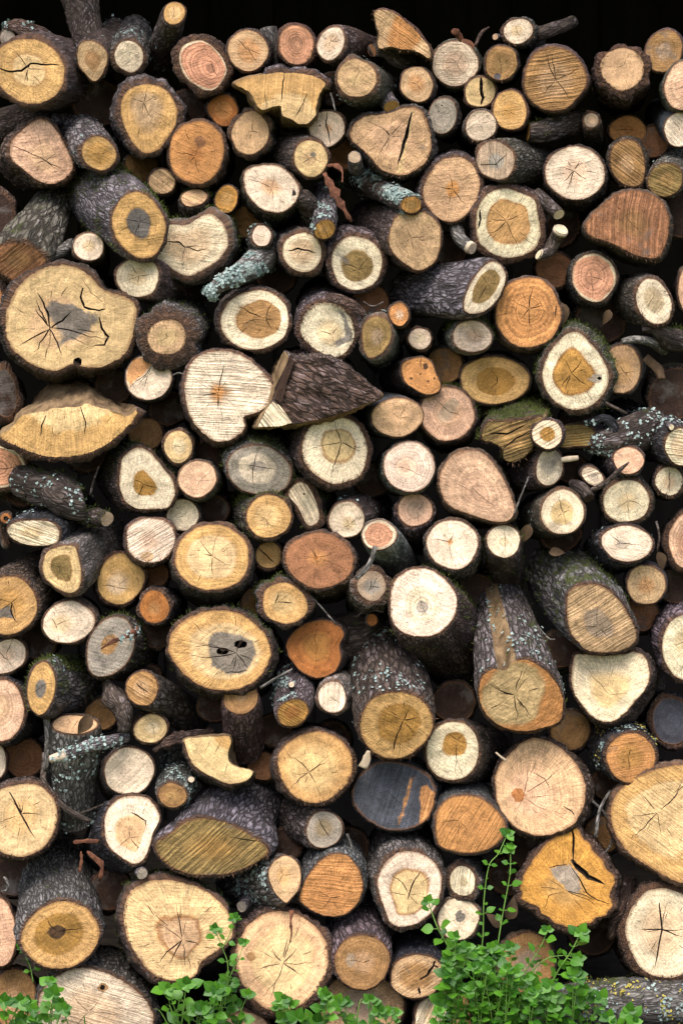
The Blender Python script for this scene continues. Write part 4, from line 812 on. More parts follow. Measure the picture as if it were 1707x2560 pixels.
K(7, '-40,880 40,835 110,835 160,880 165,960 130,1010 60,1045 -20,1050 -60,960', 'w', 'p', .4, 'pale pink log at the left edge below the rotten-patched ochre log', bt=13, n=4, d=(30, 50), cr=[([(-10, 900), (30, 950), (60, 970)], 5)])
K(7, (10, 1300, 146, 200), 'p', 'b', .5, 'tall pink-beige log cut off by the left edge, beside the narrow upright oval', bt=16, n=0, ring=.16, d=(160, 10), L=.32, bk='n', y=-.035)
K(7, (930, 1152, 102, 112, -10), 't', 'b', .5, 'rough tan round whose brown body runs down to the right', d=(330, 190), L=.26, bt=9, n=2, y=-.06, bk='b', lich=.25, br=1.0, cr=[([(890, 1120), (930, 1150), (980, 1180)], 8)], saw=.25, sa=-30)
K(7, (490, 1388, 142, 54, 3), 'b', 'b', .4, 'stout log standing upright with a shaded oval top and lichened trunk', d=(5, 560), L=.10, y=-.03, bt=10, n=1, lich=.4, br=1.15, bk='d', flake=420, tf=.45)
B(7, [(700, 1130, 40, .02), (760, 1220, 75, -.02), (810, 1330, 62, -.05), (800, 1440, 34, -.06)], 'frayed splintered root stump left of the small yellow oval', 'b', name='frayed_stump', cat='log', rough=.6, lich=.2, ns=20)
K(7, (985, 1415, 108, 90, -12), 'm', 'c', .4, 'small yellow oval log above the peach round', bt=13, n=2, pith=(1005, 1400), d=(-20, -20), y=-.03)
B(7, [(330, 1612, 22, -.09), (420, 1590, 34, -.09), (560, 1540, 42, -.085), (700, 1500, 42, -.07), (830, 1470, 34, -.03)], 'stick with a bare white tip lying in front of the upright log', 'p', lich=.4, name='stick', cat='branch', ends=((0, 'w'),), tips=(0, .28), flake=260)
K(7, (845, 1692, 160, 152), 'w', 'w', .4, 'clean peach round with a dark body at its lower left', bt=9, n=0, saw=.1, d=(-60, 60), y=-.03)
K(7, '1210,1490 1300,1475 1480,1465 1510,1500 1490,1570 1500,1630 1560,1665 1645,1690 1640,1730 1580,1765 1480,1770 1390,1730 1300,1680 1245,1620 1215,1540', 'm', 'y', .4, 'pale wedge-shaped split log with a bite out of its right side', d=(0, 40), bt=15, n=0, split=[(0, 7.9)], pith=(1520, 1440), name='split_log', y=-.06, ray=.15, saw=.08, cr=[([(1440, 1500), (1400, 1590)], 4), ([(1380, 1490), (1330, 1580)], 3), ([(1490, 1640), (1470, 1720)], 4)], edge=0)
K(8, (128, 1210, 112, 103, -10), 't', 'b', .35, 'grey-brown stub with smoky dark edges on a short dark trunk', d=(30, 300), L=.14, bt=8, n=0, stain=.35, y=-.06, tf=.35, lich=.2, br=1.08)
K(7, (-12, 1625, 52, 108), 'w', 'w', .4, 'sliver of white log end at the left edge above the cross-cracked yellow log', bt=10, n=0)
B(7, [(1000, 1560, 20, -.02), (1100, 1500, 60, -.01), (1220, 1470, 62, .02), (1380, 1430, 40, .06)], 'heap of crumbling rotten brown bark left of the wedge with a bite', 'r', name='rotten_bark', cat='bark', rough=.6, ns=22)
K(7, (30, 110, 20, 95), 'k', 'k', .4, 'dark bark sliver at the left edge beside the long cream oval', bt=20, n=0, bk='g', y=.06)
# -- third band, middle
K(8, (310, 282, 84, 84), 'y', 'g', .4, 'small square-shouldered ochre round below the yellow mossy round', bt=13, n=0, d=(0, 100), cr=[([(245, 235), (300, 290), (350, 335)], 9)], frag=30)
K(8, (642, 315, 218, 180, 8), 'e', 'o', .25, 'large orange-brown oval log with a dark pith burst', bt=15, n=10, pith=(620, 295), d=(50, 90), cw=.8, patch=[(618, 297, 16, 16)], kc='d', stain=.2, y=-.04, soft=.2, edge=0)
K(8, (1030, 150, 110, 98, -5), 'c', 'n', .84, 'ringed pink stake end with a cream rim and smooth grey body down right', d=(190, 260), L=.27, bt=8, n=3, ring=.22, bk='g', y=-.06, soft=.02, edge=0, rg=.5, br=1.05)
B(8, [(1005, 225, 16, -.08), (985, 300, 16, -.075), (940, 380, 18, -.075), (880, 435, 16, -.07)], 'short grey twig hanging below the ringed pink stake end', 'g', name='twig', cat='twig', ns=10)
K(8, (982, 482, 92, 98), 'a', 'r', .45, 'small round with a blue-grey centre and rough grey bark collar', d=(-40, 110), bt=34, n=3, patch=[(985, 490, 55, 48)], kc='r', bk='g', y=-.045, cr=[([(985, 440), (975, 490), (965, 520)], 6), ([(975, 487), (1050, 490)], 5)], moss=.1)
K(8, (1510, 210, 170, 156), 'w', 'o', .13, 'pale round with an orange bullseye pith, below the salmon egg log', bt=13, n=5, pith=(1490, 195), d=(10, 150), cw=1.1, soft=.08, edge=0, y=-.04)
K(8, '1120,480 1180,410 1270,372 1370,380 1460,440 1530,540 1530,640 1490,720 1410,790 1310,810 1200,790 1120,720 1105,600', 'w', 'c', .5, 'large cream ringed log with a small grey pith on a huge mossy body', d=(220, 330), L=.33, bt=14, n=3, ring=.22, pith=(1310, 620), patch=[(1312, 622, 42, 44)], kc='r', moss=.5, y=-.07, br=1.1, tuft=900, cw=.7, frag=80, edge=0, bk='b')
K(8, '280,530 330,480 420,460 500,500 555,570 560,650 520,700 430,730 330,700 280,640', 'y', 'm', .55, 'yellow lobed log with a thick purple bark hood and moss at left', bt=34, n=2, d=(-20, -30), bk='p', moss=.5, tuft=700, stain=.35, cr=[([(350, 590), (370, 560), (375, 530)], 8), ([(370, 585), (470, 592)], 8)], y=-.035)
K(8, '430,850 490,770 580,720 680,710 760,740 800,800 770,870 780,960 740,1040 640,1080 540,1050 470,980 435,920', 'd', 'g', .5, 'golden brown shaded log with a dent in its right side', bt=6, n=4, cw=.6, ray=.2, d=(110, -20), y=.01, stain=.2)
B(8, [(700, 840, 150, .12), (850, 800, 150, .12), (980, 720, 120, .14)], 'dark shaded log crosswise behind the golden brown log', 'd', moss=.2, lich=.1, name='shaded_log', cat='log', rough=.12, ns=36, m=26)
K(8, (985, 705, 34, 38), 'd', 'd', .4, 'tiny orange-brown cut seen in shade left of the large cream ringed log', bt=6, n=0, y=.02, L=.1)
K(7, (1440, 900, 326, 258, 6), 'y', 'm', .72, 'huge oval log with two dark holes in a grey heart, like a button', bt=19, n=10, pith=(1545, 920), patch=['1355,850 1390,790 1480,780 1570,800 1655,840 1670,930 1640,1020 1560,1060 1470,1055 1385,1000 1358,920'], kc='s', holes=[(1455, 910, 42, 24), (1572, 865, 44, 26)], cr=[([(1480, 1045), (1560, 1048), (1620, 1030)], 9), ([(1545, 925), (1590, 975), (1625, 1030)], 8), ([(1545, 925), (1535, 1000), (1520, 1040)], 5)], d=(110, 60), y=-.075, edge=.1, sec=9, moss=.3, tuft=350)
K(8, (468, 1312, 104, 84, -22), 'g', 'd', .5, 'gold-brown cut on a lichened purple log, under the button log', d=(20, -250), L=.22, bt=12, n=0, bk='p', lich=.6, br=1.3, y=-.08, flake=900, saw=.25, sa=-30, stubs=[(460, 1127, 19, -.07, 'w', 0, 10)], tf=.5)
K(8, (725, 1210, 90, 104, -5), 'w', 'c', .4, 'small pale round with a thick grey bark sleeve', d=(90, -80), L=.28, bt=16, n=4, bk='g', br=1.15, saw=.25, sa=85, y=-.05, rg=.6)
K(8, (1140, 1390, 234, 224, -18), 'y', 'g', .6, 'large golden log at the foot of a long lichened trunk in the middle', d=(-90, -560), L=.33, bt=17, n=9, pith=(1190, 1360), br=.92, lich=.4, y=-.10, flake=900, bk='b', cw=1.1, soft=.05, edge=.2, tf=.55, cr=[([(1175, 1390), (1140, 1480), (1118, 1590)], 11)], frag=120)
K(8, (615, 1662, 242, 226, -5), 'y', 'm', .68, 'large pale yellow log with orange lower rim, left of the golden trunk foot', bt=17, n=9, pith=(575, 1700), d=(-30, -50), y=-.06, frag=300, cw=1.1, ray=.22)
K(8, (1510, 1560, 170, 192, 8), 'c', 'g', .45, 'cream log with an irregular tan heart, right of the golden trunk foot', bt=15, n=6, pith=(1540, 1490), d=(190, 20), L=.32, stain=.25, soft=.04, edge=.2, y=-.04)
# -- third band, right
K(9, (395, 190, 106, 106), 'c', 'm', .25, 'small bright cream round on a mossy vertical body', d=(10, 260), L=.26, bt=9, n=2, moss=.45, tuft=500, y=-.04)
K(9, (1200, 205, 166, 114, 5), 'w', 'r', .2, 'bright cream oval with blue-lichened bark at its left', d=(-150, 70), L=.28, bt=13, n=5, cw=1.1, lich=.45, pith=(1155, 205), flake=260, y=-.045, bk='n')
K(9, (1325, 475, 126, 128), 'b', 'o', .4, 'tan round with fine cracks and a smooth blue rind on top', bt=11, n=9, cw=.6, pith=(1330, 475), d=(-20, -30), bk='n', rg=.2, stain=.15)
K(9, '800,620 810,520 880,480 970,470 1060,500 1150,580 1220,680 1265,780 1265,850 1200,900 1090,920 960,910 880,850 820,760', 'b', 'a', .45, 'large grey-beige D-shaped log with a thick mossy purple body up left', d=(-230, -290), L=.3, bt=18, n=7, bk='p', moss=.55, y=-.085, br=1.0, tuft=900, saw=.25, sa=30, stain=.35, pith=(1010, 750), cw=.8, edge=.2)
K(9, '235,1150 260,1060 330,1020 400,1030 450,970 530,960 620,1000 700,1070 760,1160 785,1260 770,1370 690,1410 560,1440 430,1425 320,1360 250,1260', 'o', 'm', .6, 'large orange-rimmed log on a tall tapering trunk with bare torn wood', d=(-150, -760), L=.32, bt=17, n=12, pith=(465, 1195), br=.46, lich=.3, moss=.3, split=[(2.3, 4.4)], y=-.11, bk='p', tf=.5, soft=.05, edge=.1, cw=1.1, flake=500, tuft=350, ray=.2)
0 and B(9, [(330, 500, 44, -.02), (350, 600, 46, -.055), (350, 760, 38, -.085), (345, 900, 34, -.105), (370, 1000, 26, -.115)], 'strip of bare torn wood along the tall tapering trunk', mat='split', name='torn_wood', cat='wood', rough=.5, ns=14)
K(9, '845,1080 870,950 930,935 1050,945 1180,930 1260,915 1320,960 1340,1060 1310,1150 1250,1220 1170,1310 1080,1365 980,1340 900,1250 855,1170', 'c', 'm', .5, 'smooth creamy yellow kidney-shaped log under the grey-beige D-shaped log', bt=12, n=3, cw=.6, pith=(1080, 1190), d=(130, 40), ring=.1, saw=.05, y=-.035, moss=.2, edge=.2, soft=.12)
K(9, (1590, 882, 162, 218, -5), 'c', 'm', .45, 'cream log with a shadowy centre at the right edge below the blue-rinded round', bt=22, n=4, d=(-60, -140), L=.3, lich=.35, bk='p', y=-.04, pith=(1580, 850))
K(9, (1225, 1605, 162, 164), 'o', 'g', .5, 'golden brown round with blue and yellow lichen on its bark', bt=20, n=4, d=(-170, -160), L=.3, lich=.55, bk='n', y=-.05, flake=800, yl=320, ray=.25, pith=(1208, 1600))
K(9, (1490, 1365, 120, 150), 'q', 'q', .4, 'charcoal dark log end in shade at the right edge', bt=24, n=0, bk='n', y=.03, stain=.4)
K(12, (632, 130, 284, 302, -5), 'b', 'p', .5, 'very large pinkish tan log with one round red-brown knot', bt=8, n=9, cw=.5, pith=(520, 190), patch=[(490, 180, 46, 44)], kc='d', d=(60, 40), y=-.045, cr=[([(545, 160), (620, 115), (690, 70), (740, 20)], 5), ([(590, 35), (660, 70), (705, 140)], 5), ([(780, 240), (830, 270), (850, 300)], 8)], ring=.15, frag=60)
B(9, [(345, 1570, 6, -.1), (380, 1600, 7, -.1), (415, 1625, 7, -.1)], 'tiny white splinter between the tan-hearted cream log and the knot log', mat='pale', name='splinter', cat='twig', ns=6)
# -- bottom left
K(10, (138, 337, 238, 232, 0), 'm', 'y', .45, 'large yellow log at the lower left edge with a cross crack', bt=16, n=8, pith=(140, 300), d=(0, -40), y=-.055, cr=[([(60, 160), (140, 300), (235, 465)], 13)], ray=.25, frag=120)
K(10, '700,290 760,215 860,190 960,210 1020,280 1040,340 1000,430 970,540 930,600 880,615 800,570 720,500 690,400', 'w', 'b', .55, 'pale pear-shaped log with a curved scar, wet black bark and a knob below', bt=17, n=6, pith=(850, 450), d=(-120, 110), L=.28, bk='n', lich=.3, y=-.06, cr=[([(850, 295), (900, 315), (950, 350), (955, 390)], 9)], stubs=[(930, 690, 36, -.08, 'r', -30, -40)], soft=.05)
K(10, (1128, 178, 92, 78, 8), 't', 'y', .5, 'small tan cut on a steep lichened purple branch, left of the half log', d=(50, -190), L=.2, bt=14, n=2, bk='p', lich=.5, br=1.1, y=-.06, flake=500, stubs=[(1250, 75, 20, -.05, 'w', -30, 10)], tf=.5)
K(10, '1020,500 1100,440 1200,360 1300,330 1400,340 1500,370 1600,420 1700,480 1750,530 1745,570 1680,610 1600,650 1480,690 1380,695 1250,690 1130,650 1050,580', 'l', 'g', .4, 'long olive half log with slanting saw marks and thick purple bark on top', d=(210, -290), L=.24, bt=18, n=0, saw=.45, sa=42, bk='p', y=-.08, br=.95, stain=.45, edge=0, soft=.3, hs=.5, cr=[([(1500, 455), (1620, 470), (1735, 480)], 7), ([(1440, 520), (1490, 420)], 4)], tf=.5, frag=160)
K(10, '150,1090 190,990 280,910 390,870 490,885 580,940 635,1030 645,1110 600,1210 500,1290 400,1310 290,1290 200,1220 155,1150', 'y', 'g', .62, 'large olive-gold log with a dark burst heart and a tall grey-purple barked trunk', d=(-20, -480), L=.34, bt=17, n=5, pith=(375, 1065), patch=[(375, 1068, 62, 46)], kc='k', bk='p', br=.88, y=-.10, soft=.06, tf=.5, moss=.15, rg=1.1, stain=.15, cw=.7)
K(10, '810,940 850,820 940,760 1060,740 1180,755 1300,790 1400,850 1480,930 1520,1030 1510,1110 1430,1180 1320,1260 1280,1340 1200,1375 1100,1370 1000,1330 900,1220 830,1100', 'm', 'b', .42, 'very large yellow log with a brown ringed heart and many long cracks', bt=26, n=13, cw=.9, pith=(1195, 1120), d=(-60, -40), y=-.08, moss=.35, soft=.03, edge=.9, tuft=500, frag=120, bk='d')
K(10, (5, 1072, 100, 212), 'p', 'p', .4, 'tall pinkish log cut off by the lower left edge', bt=12, n=2, d=(20, 0), y=-.03)
K(10, (100, 1510, 138, 188), 't', 'b', .5, 'grey-brown log in the bottom left corner behind weeds', bt=12, n=4, stain=.4, y=.0, pith=(100, 1570))
K(10, '260,1540 300,1430 390,1350 510,1310 640,1330 760,1380 880,1460 970,1560 1000,1660 950,1760 600,1800 300,1780', 'w', 'b', .5, 'big pale log at the bottom edge with weeds in front', d=(90, -120), L=.32, bt=14, n=6, saw=.2, sa=-20, holes=[(668, 1440, 16, 18)], stain=.3, bk='p', y=-.07, patch=[(670, 1440, 34, 28)], kc='t', cw=.7)
for pts, lab in (([(480, 485, 18, -.09), (560, 478, 22, -.09), (650, 480, 18, -.08)], 'horizontal orange bark splinter left of the scarred pear-shaped log'),
                 ([(530, 545, 8, -.09), (535, 600, 18, -.09), (520, 680, 12, -.09)], 'upright orange bark splinter below the horizontal one'),
                 ([(570, 545, 10, -.085), (620, 590, 30, -.085), (665, 640, 26, -.085), (650, 740, 8, -.08)], 'curled orange bark shred hanging under the scarred pear-shaped log')):
    B(10, pts, lab, mat='rbark', name='bark_splinter', cat='bark', rough=.4, ns=8)
B(10, [(300, -100, 22, .0), (285, 40, 22, -.01), (300, 110, 20, -.02), (380, 220, 20, -.03), (490, 300, 20, -.04), (590, 345, 14, -.045)], 'bent grey twig running down beside the large yellow log', 'b', name='twig', cat='twig', ns=10)
B(10, [(520, 300, 8, -.02), (620, 260, 8, -.01), (720, 225, 7, .0)], 'thin twig crossing the shade below the clean peach round', 'b', name='twig', cat='twig', ns=7)
B(10, [(30, 715, 10, -.06), (55, 750, 10, -.07), (45, 800, 9, -.07), (10, 805, 6, -.07)], 'small hooked twig at the left edge under the large yellow log', 'g', name='twig', cat='twig', ns=8)
# -- bottom middle
K(11, (672, 402, 114, 118), 'r', 'l', .5, 'greenish grey weathered round with one diagonal crack', d=(-270, -110), L=.3, bt=11, n=0, stain=.4, bk='s', lich=.25, y=-.05, cr=[([(632, 320), (670, 400), (725, 470)], 6)], br=1.05)
K(11, '515,830 560,720 620,630 700,570 780,555 850,590 900,670 925,770 890,880 820,950 730,975 620,950 530,890', 'o', 'o', .4, 'smooth orange pear-shaped log with a dark trunk behind', d=(10, -260), L=.32, bt=9, n=5, cw=.9, saw=.16, sa=-5, y=-.07, bk='p', pith=(715, 850))
K(11, '310,690 340,620 420,580 490,620 520,700 510,780 460,840 420,870 350,800', 'b', 'y', .4, 'tan oval log whose grey lichened body points left', d=(-330, 60), L=.26, bt=9, n=5, ray=.25, bk='g', lich=.55, y=-.075, br=.98, flake=900, stubs=[(135, 905, 36, -.02, 'r', 60, -60)], cw=.7)
K(11, '1020,730 1070,620 1160,555 1260,550 1370,600 1435,700 1430,820 1390,920 1300,1000 1200,1030 1110,1010 1060,900 1030,810', 'w', 'm', .6, 'cream shield-shaped log with a brown ring around its heart', d=(-60, -250), L=.33, bt=27, n=6, pith=(1225, 830), y=-.07, soft=.05, edge=1.0, bk='p', cr=[([(1220, 850), (1250, 760), (1305, 665)], 11)])
K(11, (1130, 180, 270, 216, 4), 'q', 'q', .4, 'charcoal black log with an orange slice at its right', bt=7, n=5, cw=.5, kc='o', patch=['1300,120 1345,105 1400,170 1405,245 1370,320 1290,365 1300,240', '1235,60 1262,62 1165,360 1145,368 1190,230'], d=(30, -30), y=-.035, stain=.4, bk='n', edge=0, saw=.25, sa=70, ring=.2)
K(12, '-45,340 -30,270 40,200 130,180 240,195 340,270 400,350 400,420 340,500 240,545 120,550 0,520 -40,460', 'o', 'o', .5, 'bright orange oval log with a blue-black bark hood', bt=15, n=6, d=(-20, -130), L=.32, bk='n', rg=.4, saw=.22, sa=60, pith=(100, 340), ray=.2, y=-.06, cw=.7)
K(12, (127, 738, 84, 92), 'c', 'l', .3, 'small cream round in a thick purple bark collar', bt=34, n=0, d=(60, -70), bk='p', saw=.3, sa=80, y=-.04, stain=.25, moss=.3)
K(12, (100, 985, 132, 134), 'c', 'w', .4, 'small cream round with a blue-grey pith and cross crack, behind a leafy stem', bt=13, n=4, patch=[(110, 970, 34, 36)], kc='s', pith=(120, 975), y=-.05, cw=.8)
K(11, (395, 1252, 302, 300, -5), 'b', 'm', .66, 'very large tan log with curving cracks and a grass sprig, low in the middle', bt=28, n=13, pith=(405, 1275), y=-.085, patch=[(195, 1240, 30, 30)], kc='t', cw=.9, soft=.03, edge=.2, ray=.24, d=(-10, -40), bk='r', frag=250)
B(11, [(460, 930, 24, -.095), (455, 1010, 18, -.1), (460, 1080, 14, -.1), (450, 1140, 5, -.1)], 'brown bark fibre hanging over the very large tan log', mat='rbark', name='bark_fibre', cat='bark', rough=.5, ns=8)
K(11, (920, 1268, 178, 176), 't', 'b', .4, 'brown round on a steep purple-barked body with a pale smudged face', d=(-80, -380), L=.32, bt=11, n=1, bk='p', y=-.095, br=.92, stain=.2, lich=.3, patch=[(845, 1255, 30, 50)], kc='a', tf=.5, ring=.16, pith=(925, 1270))
K(11, (1277, 1360, 174, 136, -10), 'b', 't', .6, 'tan oval log with a worm-like scar, right of the smudged brown round', bt=13, n=0, d=(-10, -190), L=.32, y=-.085, cr=[([(1300, 1385), (1350, 1345), (1385, 1290), (1400, 1255)], 18), ([(1385, 1290), (1420, 1305)], 12), ([(1290, 1430), (1295, 1480)], 20)], saw=.2, sa=30, soft=.15, bk='n')
K(11, (905, 1560, 285, 210), 'b', 'r', .55, 'wide grey-centred log at the bottom edge behind weeds in the middle', bt=10, n=4, y=-.03, stain=.3, cw=.5)
K(11, '1270,1620 1300,1540 1390,1480 1470,1470 1500,1520 1490,1580 1440,1640 1400,1720 1280,1740', 'c', 'm', .5, 'pale split chunk at the bottom edge right of the grey-centred log', bt=12, n=0, name='split_log', saw=.4, sa=60, y=-.07, d=(10, -20))
K(12, '45,1720 70,1590 90,1500 130,1480 160,1520 175,1620 180,1740', 'y', 'm', .4, 'narrow yellow split piece at the bottom edge inside the green weeds', bt=10, n=0, name='split_log', saw=.35, sa=80, y=-.06)
K(11, (150, 1745, 170, 135), 'p', 'b', .4, 'top of a pinkish log peeping over the bottom edge', bt=16, n=0, y=-.08)
# -- bottom right
K(12, '1105,340 1120,230 1180,140 1290,60 1420,10 1568,-20 1700,0 1780,150 1780,400 1700,600 1568,730 1480,715 1360,650 1230,570 1140,450', 'y', 'm', .66, 'huge yellow log cut off by the right edge, low in the stack', bt=20, n=8, cw=.7, pith=(1400, 295), y=-.07, ray=.25, soft=.06, d=(-30, -20), saw=.15, sa=-35)
K(12, '500,790 505,770 540,680 575,640 585,610 620,570 665,515 720,470 790,425 838,385 850,400 872,392 900,430 925,470 960,500 985,555 1040,600 1060,650 1110,700 1118,745 1092,790 1080,830 1100,880 1075,915 1050,950 1000,965 950,1000 890,1012 830,1032 775,1015 720,1000 680,960 640,940 622,905 600,890 560,880 510,850 515,815', 'h', 'y', .45, 'golden angular log torn by a deep black cleft with a grey heart', bt=22, n=4, pith=(790, 790), y=-.085, patch=['690,655 760,640 830,640 880,690 900,790 860,830 790,790'], kc='r', cr=[([(850, 395), (860, 470), (850, 540), (855, 640)], 16), ([(845, 600), (880, 650), (950, 710), (1060, 760)], 34), ([(840, 655), (900, 740), (930, 810), (1010, 860), (1090, 880)], 10), ([(690, 655), (740, 640), (820, 632)], 6), ([(800, 800), (900, 820), (1000, 860)], 6), ([(640, 780), (790, 790)], 4), ([(660, 910), (690, 830), (790, 800)], 5)], bk='r', stain=.3, cw=.7, d=(-20, -20))
K(12, (1452, 1075, 266, 282), 'c', 'b', .55, 'large pale log with a bold cross crack at the lower right edge', bt=36, n=7, pith=(1430, 1055), bk='r', cr=[([(1415, 885), (1430, 1055), (1375, 1310)], 14), ([(1300, 1055), (1430, 1055), (1568, 1105)], 10)], y=-.07, ray=.2, d=(-40, 0), frag=120)
K(12, (545, 1275, 184, 186), 't', 'r', .5, 'dull brown log with a grey centre half hidden by the green weeds', bt=12, n=0, y=-.02, stain=.55)
B(12, [(640, 1560, 150, -.04), (900, 1545, 155, -.05), (1200, 1530, 160, -.06), (1500, 1520, 160, -.06), (1700, 1515, 160, -.06)], 'grey log lying crosswise along the bottom right edge, dotted with yellow lichen', 's', lich=.45, moss=.35, name='lying_log', cat='log', rough=.12, ns=44, m=60, yl=700, flake=700, tuft=500)
B(12, [(1090, 1110, 26, .0), (1130, 980, 50, .0), (1180, 860, 52, .02), (1220, 720, 42, .05)], 'upright reddish bark board between the cleft log and the pale cross-cracked log', 'r', name='bark_board', cat='bark', rough=.4)
for t_, pts, lab in ((12, [(995, 450, 12, -.05), (1010, 330, 12, -.04), (1030, 250, 11, -.03), (1090, 150, 10, .0)], 'grey-green upright twig between the knot log and the huge yellow log'),
                     (12, [(960, 200, 8, -.03), (1050, 290, 9, -.03), (1105, 390, 9, -.02), (1095, 500, 8, -.02), (1050, 555, 6, -.02)], 'thin curved twig crossing the grey-green upright twig'),
                     (8, [(600, 560, 5, -.02), (680, 650, 6, -.03), (755, 740, 6, -.03)], 'hair-thin dark twig slanting above the golden brown log'),
                     (8, [(255, 1150, 10, -.08), (350, 1090, 9, -.075), (465, 1025, 6, -.07)], 'thin twig slanting up right from the grey-brown smoky stub'),
                     (6, [(460, 1690, 5, -.09), (500, 1590, 6, -.09), (560, 1440, 6, -.085)], 'wiry pale twig curving up beside the salmon egg log'),
                     (9, [(615, 745, 6, -.12), (690, 825, 6, -.12), (730, 830, 4, -.12)], 'small white hooked fibre on the tall tapering trunk')):
    B(t_, pts, lab, 'g', name='twig', cat='twig', ns=7)
B(11, [(930, 1600, 60, -.09), (960, 1550, 50, -.09), (990, 1500, 22, -.09)], 'white torn bark sliver under the golden trunk foot', mat='pale', name='bark_sliver', cat='bark', rough=.5) if False else B(8, [(925, 1672, 24, -.1), (950, 1610, 26, -.1), (965, 1560, 12, -.1)], 'white torn bark sliver under the golden trunk foot', mat='pale', name='bark_sliver', cat='bark', rough=.5, ns=9)

# -- logs of the row behind, seen dimly through the gaps
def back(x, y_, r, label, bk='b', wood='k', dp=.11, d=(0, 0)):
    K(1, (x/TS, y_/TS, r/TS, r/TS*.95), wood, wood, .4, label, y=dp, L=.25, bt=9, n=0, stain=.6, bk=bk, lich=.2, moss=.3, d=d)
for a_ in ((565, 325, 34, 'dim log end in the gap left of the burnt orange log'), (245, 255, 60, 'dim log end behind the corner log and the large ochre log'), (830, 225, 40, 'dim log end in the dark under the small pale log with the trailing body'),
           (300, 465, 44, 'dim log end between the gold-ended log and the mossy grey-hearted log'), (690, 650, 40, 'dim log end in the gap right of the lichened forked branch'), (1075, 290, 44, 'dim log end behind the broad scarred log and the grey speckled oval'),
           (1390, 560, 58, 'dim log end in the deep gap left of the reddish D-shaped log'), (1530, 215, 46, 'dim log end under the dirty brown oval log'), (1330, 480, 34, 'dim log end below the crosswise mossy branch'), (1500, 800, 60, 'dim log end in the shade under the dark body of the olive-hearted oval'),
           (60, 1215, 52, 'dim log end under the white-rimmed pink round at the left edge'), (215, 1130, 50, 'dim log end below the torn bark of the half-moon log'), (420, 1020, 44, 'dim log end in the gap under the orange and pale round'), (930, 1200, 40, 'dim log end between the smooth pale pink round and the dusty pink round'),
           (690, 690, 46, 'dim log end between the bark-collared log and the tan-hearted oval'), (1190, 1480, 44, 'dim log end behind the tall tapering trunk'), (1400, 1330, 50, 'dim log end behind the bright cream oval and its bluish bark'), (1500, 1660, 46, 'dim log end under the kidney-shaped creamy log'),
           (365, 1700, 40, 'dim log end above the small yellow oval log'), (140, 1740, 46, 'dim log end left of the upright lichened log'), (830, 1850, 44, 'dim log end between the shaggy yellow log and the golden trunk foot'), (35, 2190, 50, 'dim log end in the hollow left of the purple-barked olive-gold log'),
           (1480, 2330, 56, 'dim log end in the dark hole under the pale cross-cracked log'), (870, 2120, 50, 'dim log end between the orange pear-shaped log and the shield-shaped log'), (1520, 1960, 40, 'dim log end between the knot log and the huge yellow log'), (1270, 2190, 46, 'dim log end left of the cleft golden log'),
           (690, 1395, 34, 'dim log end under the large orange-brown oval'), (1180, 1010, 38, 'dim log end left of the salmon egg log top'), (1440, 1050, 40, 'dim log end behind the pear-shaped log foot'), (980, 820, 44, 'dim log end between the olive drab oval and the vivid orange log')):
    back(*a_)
B(4, [(150, 1430, 100, .06), (260, 1500, 125, .02), (400, 1560, 130, -.01), (540, 1620, 100, -.02)], 'dark rough lichened log in shade below the half-moon log', 'd', lich=.35, moss=.4, name='shaded_log', cat='log', rough=.2, ns=44, m=34, flake=200, tuft=300)
B(7, [(560, 40, 60, .02), (640, 30, 62, .0), (700, 45, 48, -.03)], 'knobby mossy branch end below the cream egg-shaped log', 'd', lich=.25, moss=.5, name='branch_end', ends=((-1, 'a'),), tuft=200)

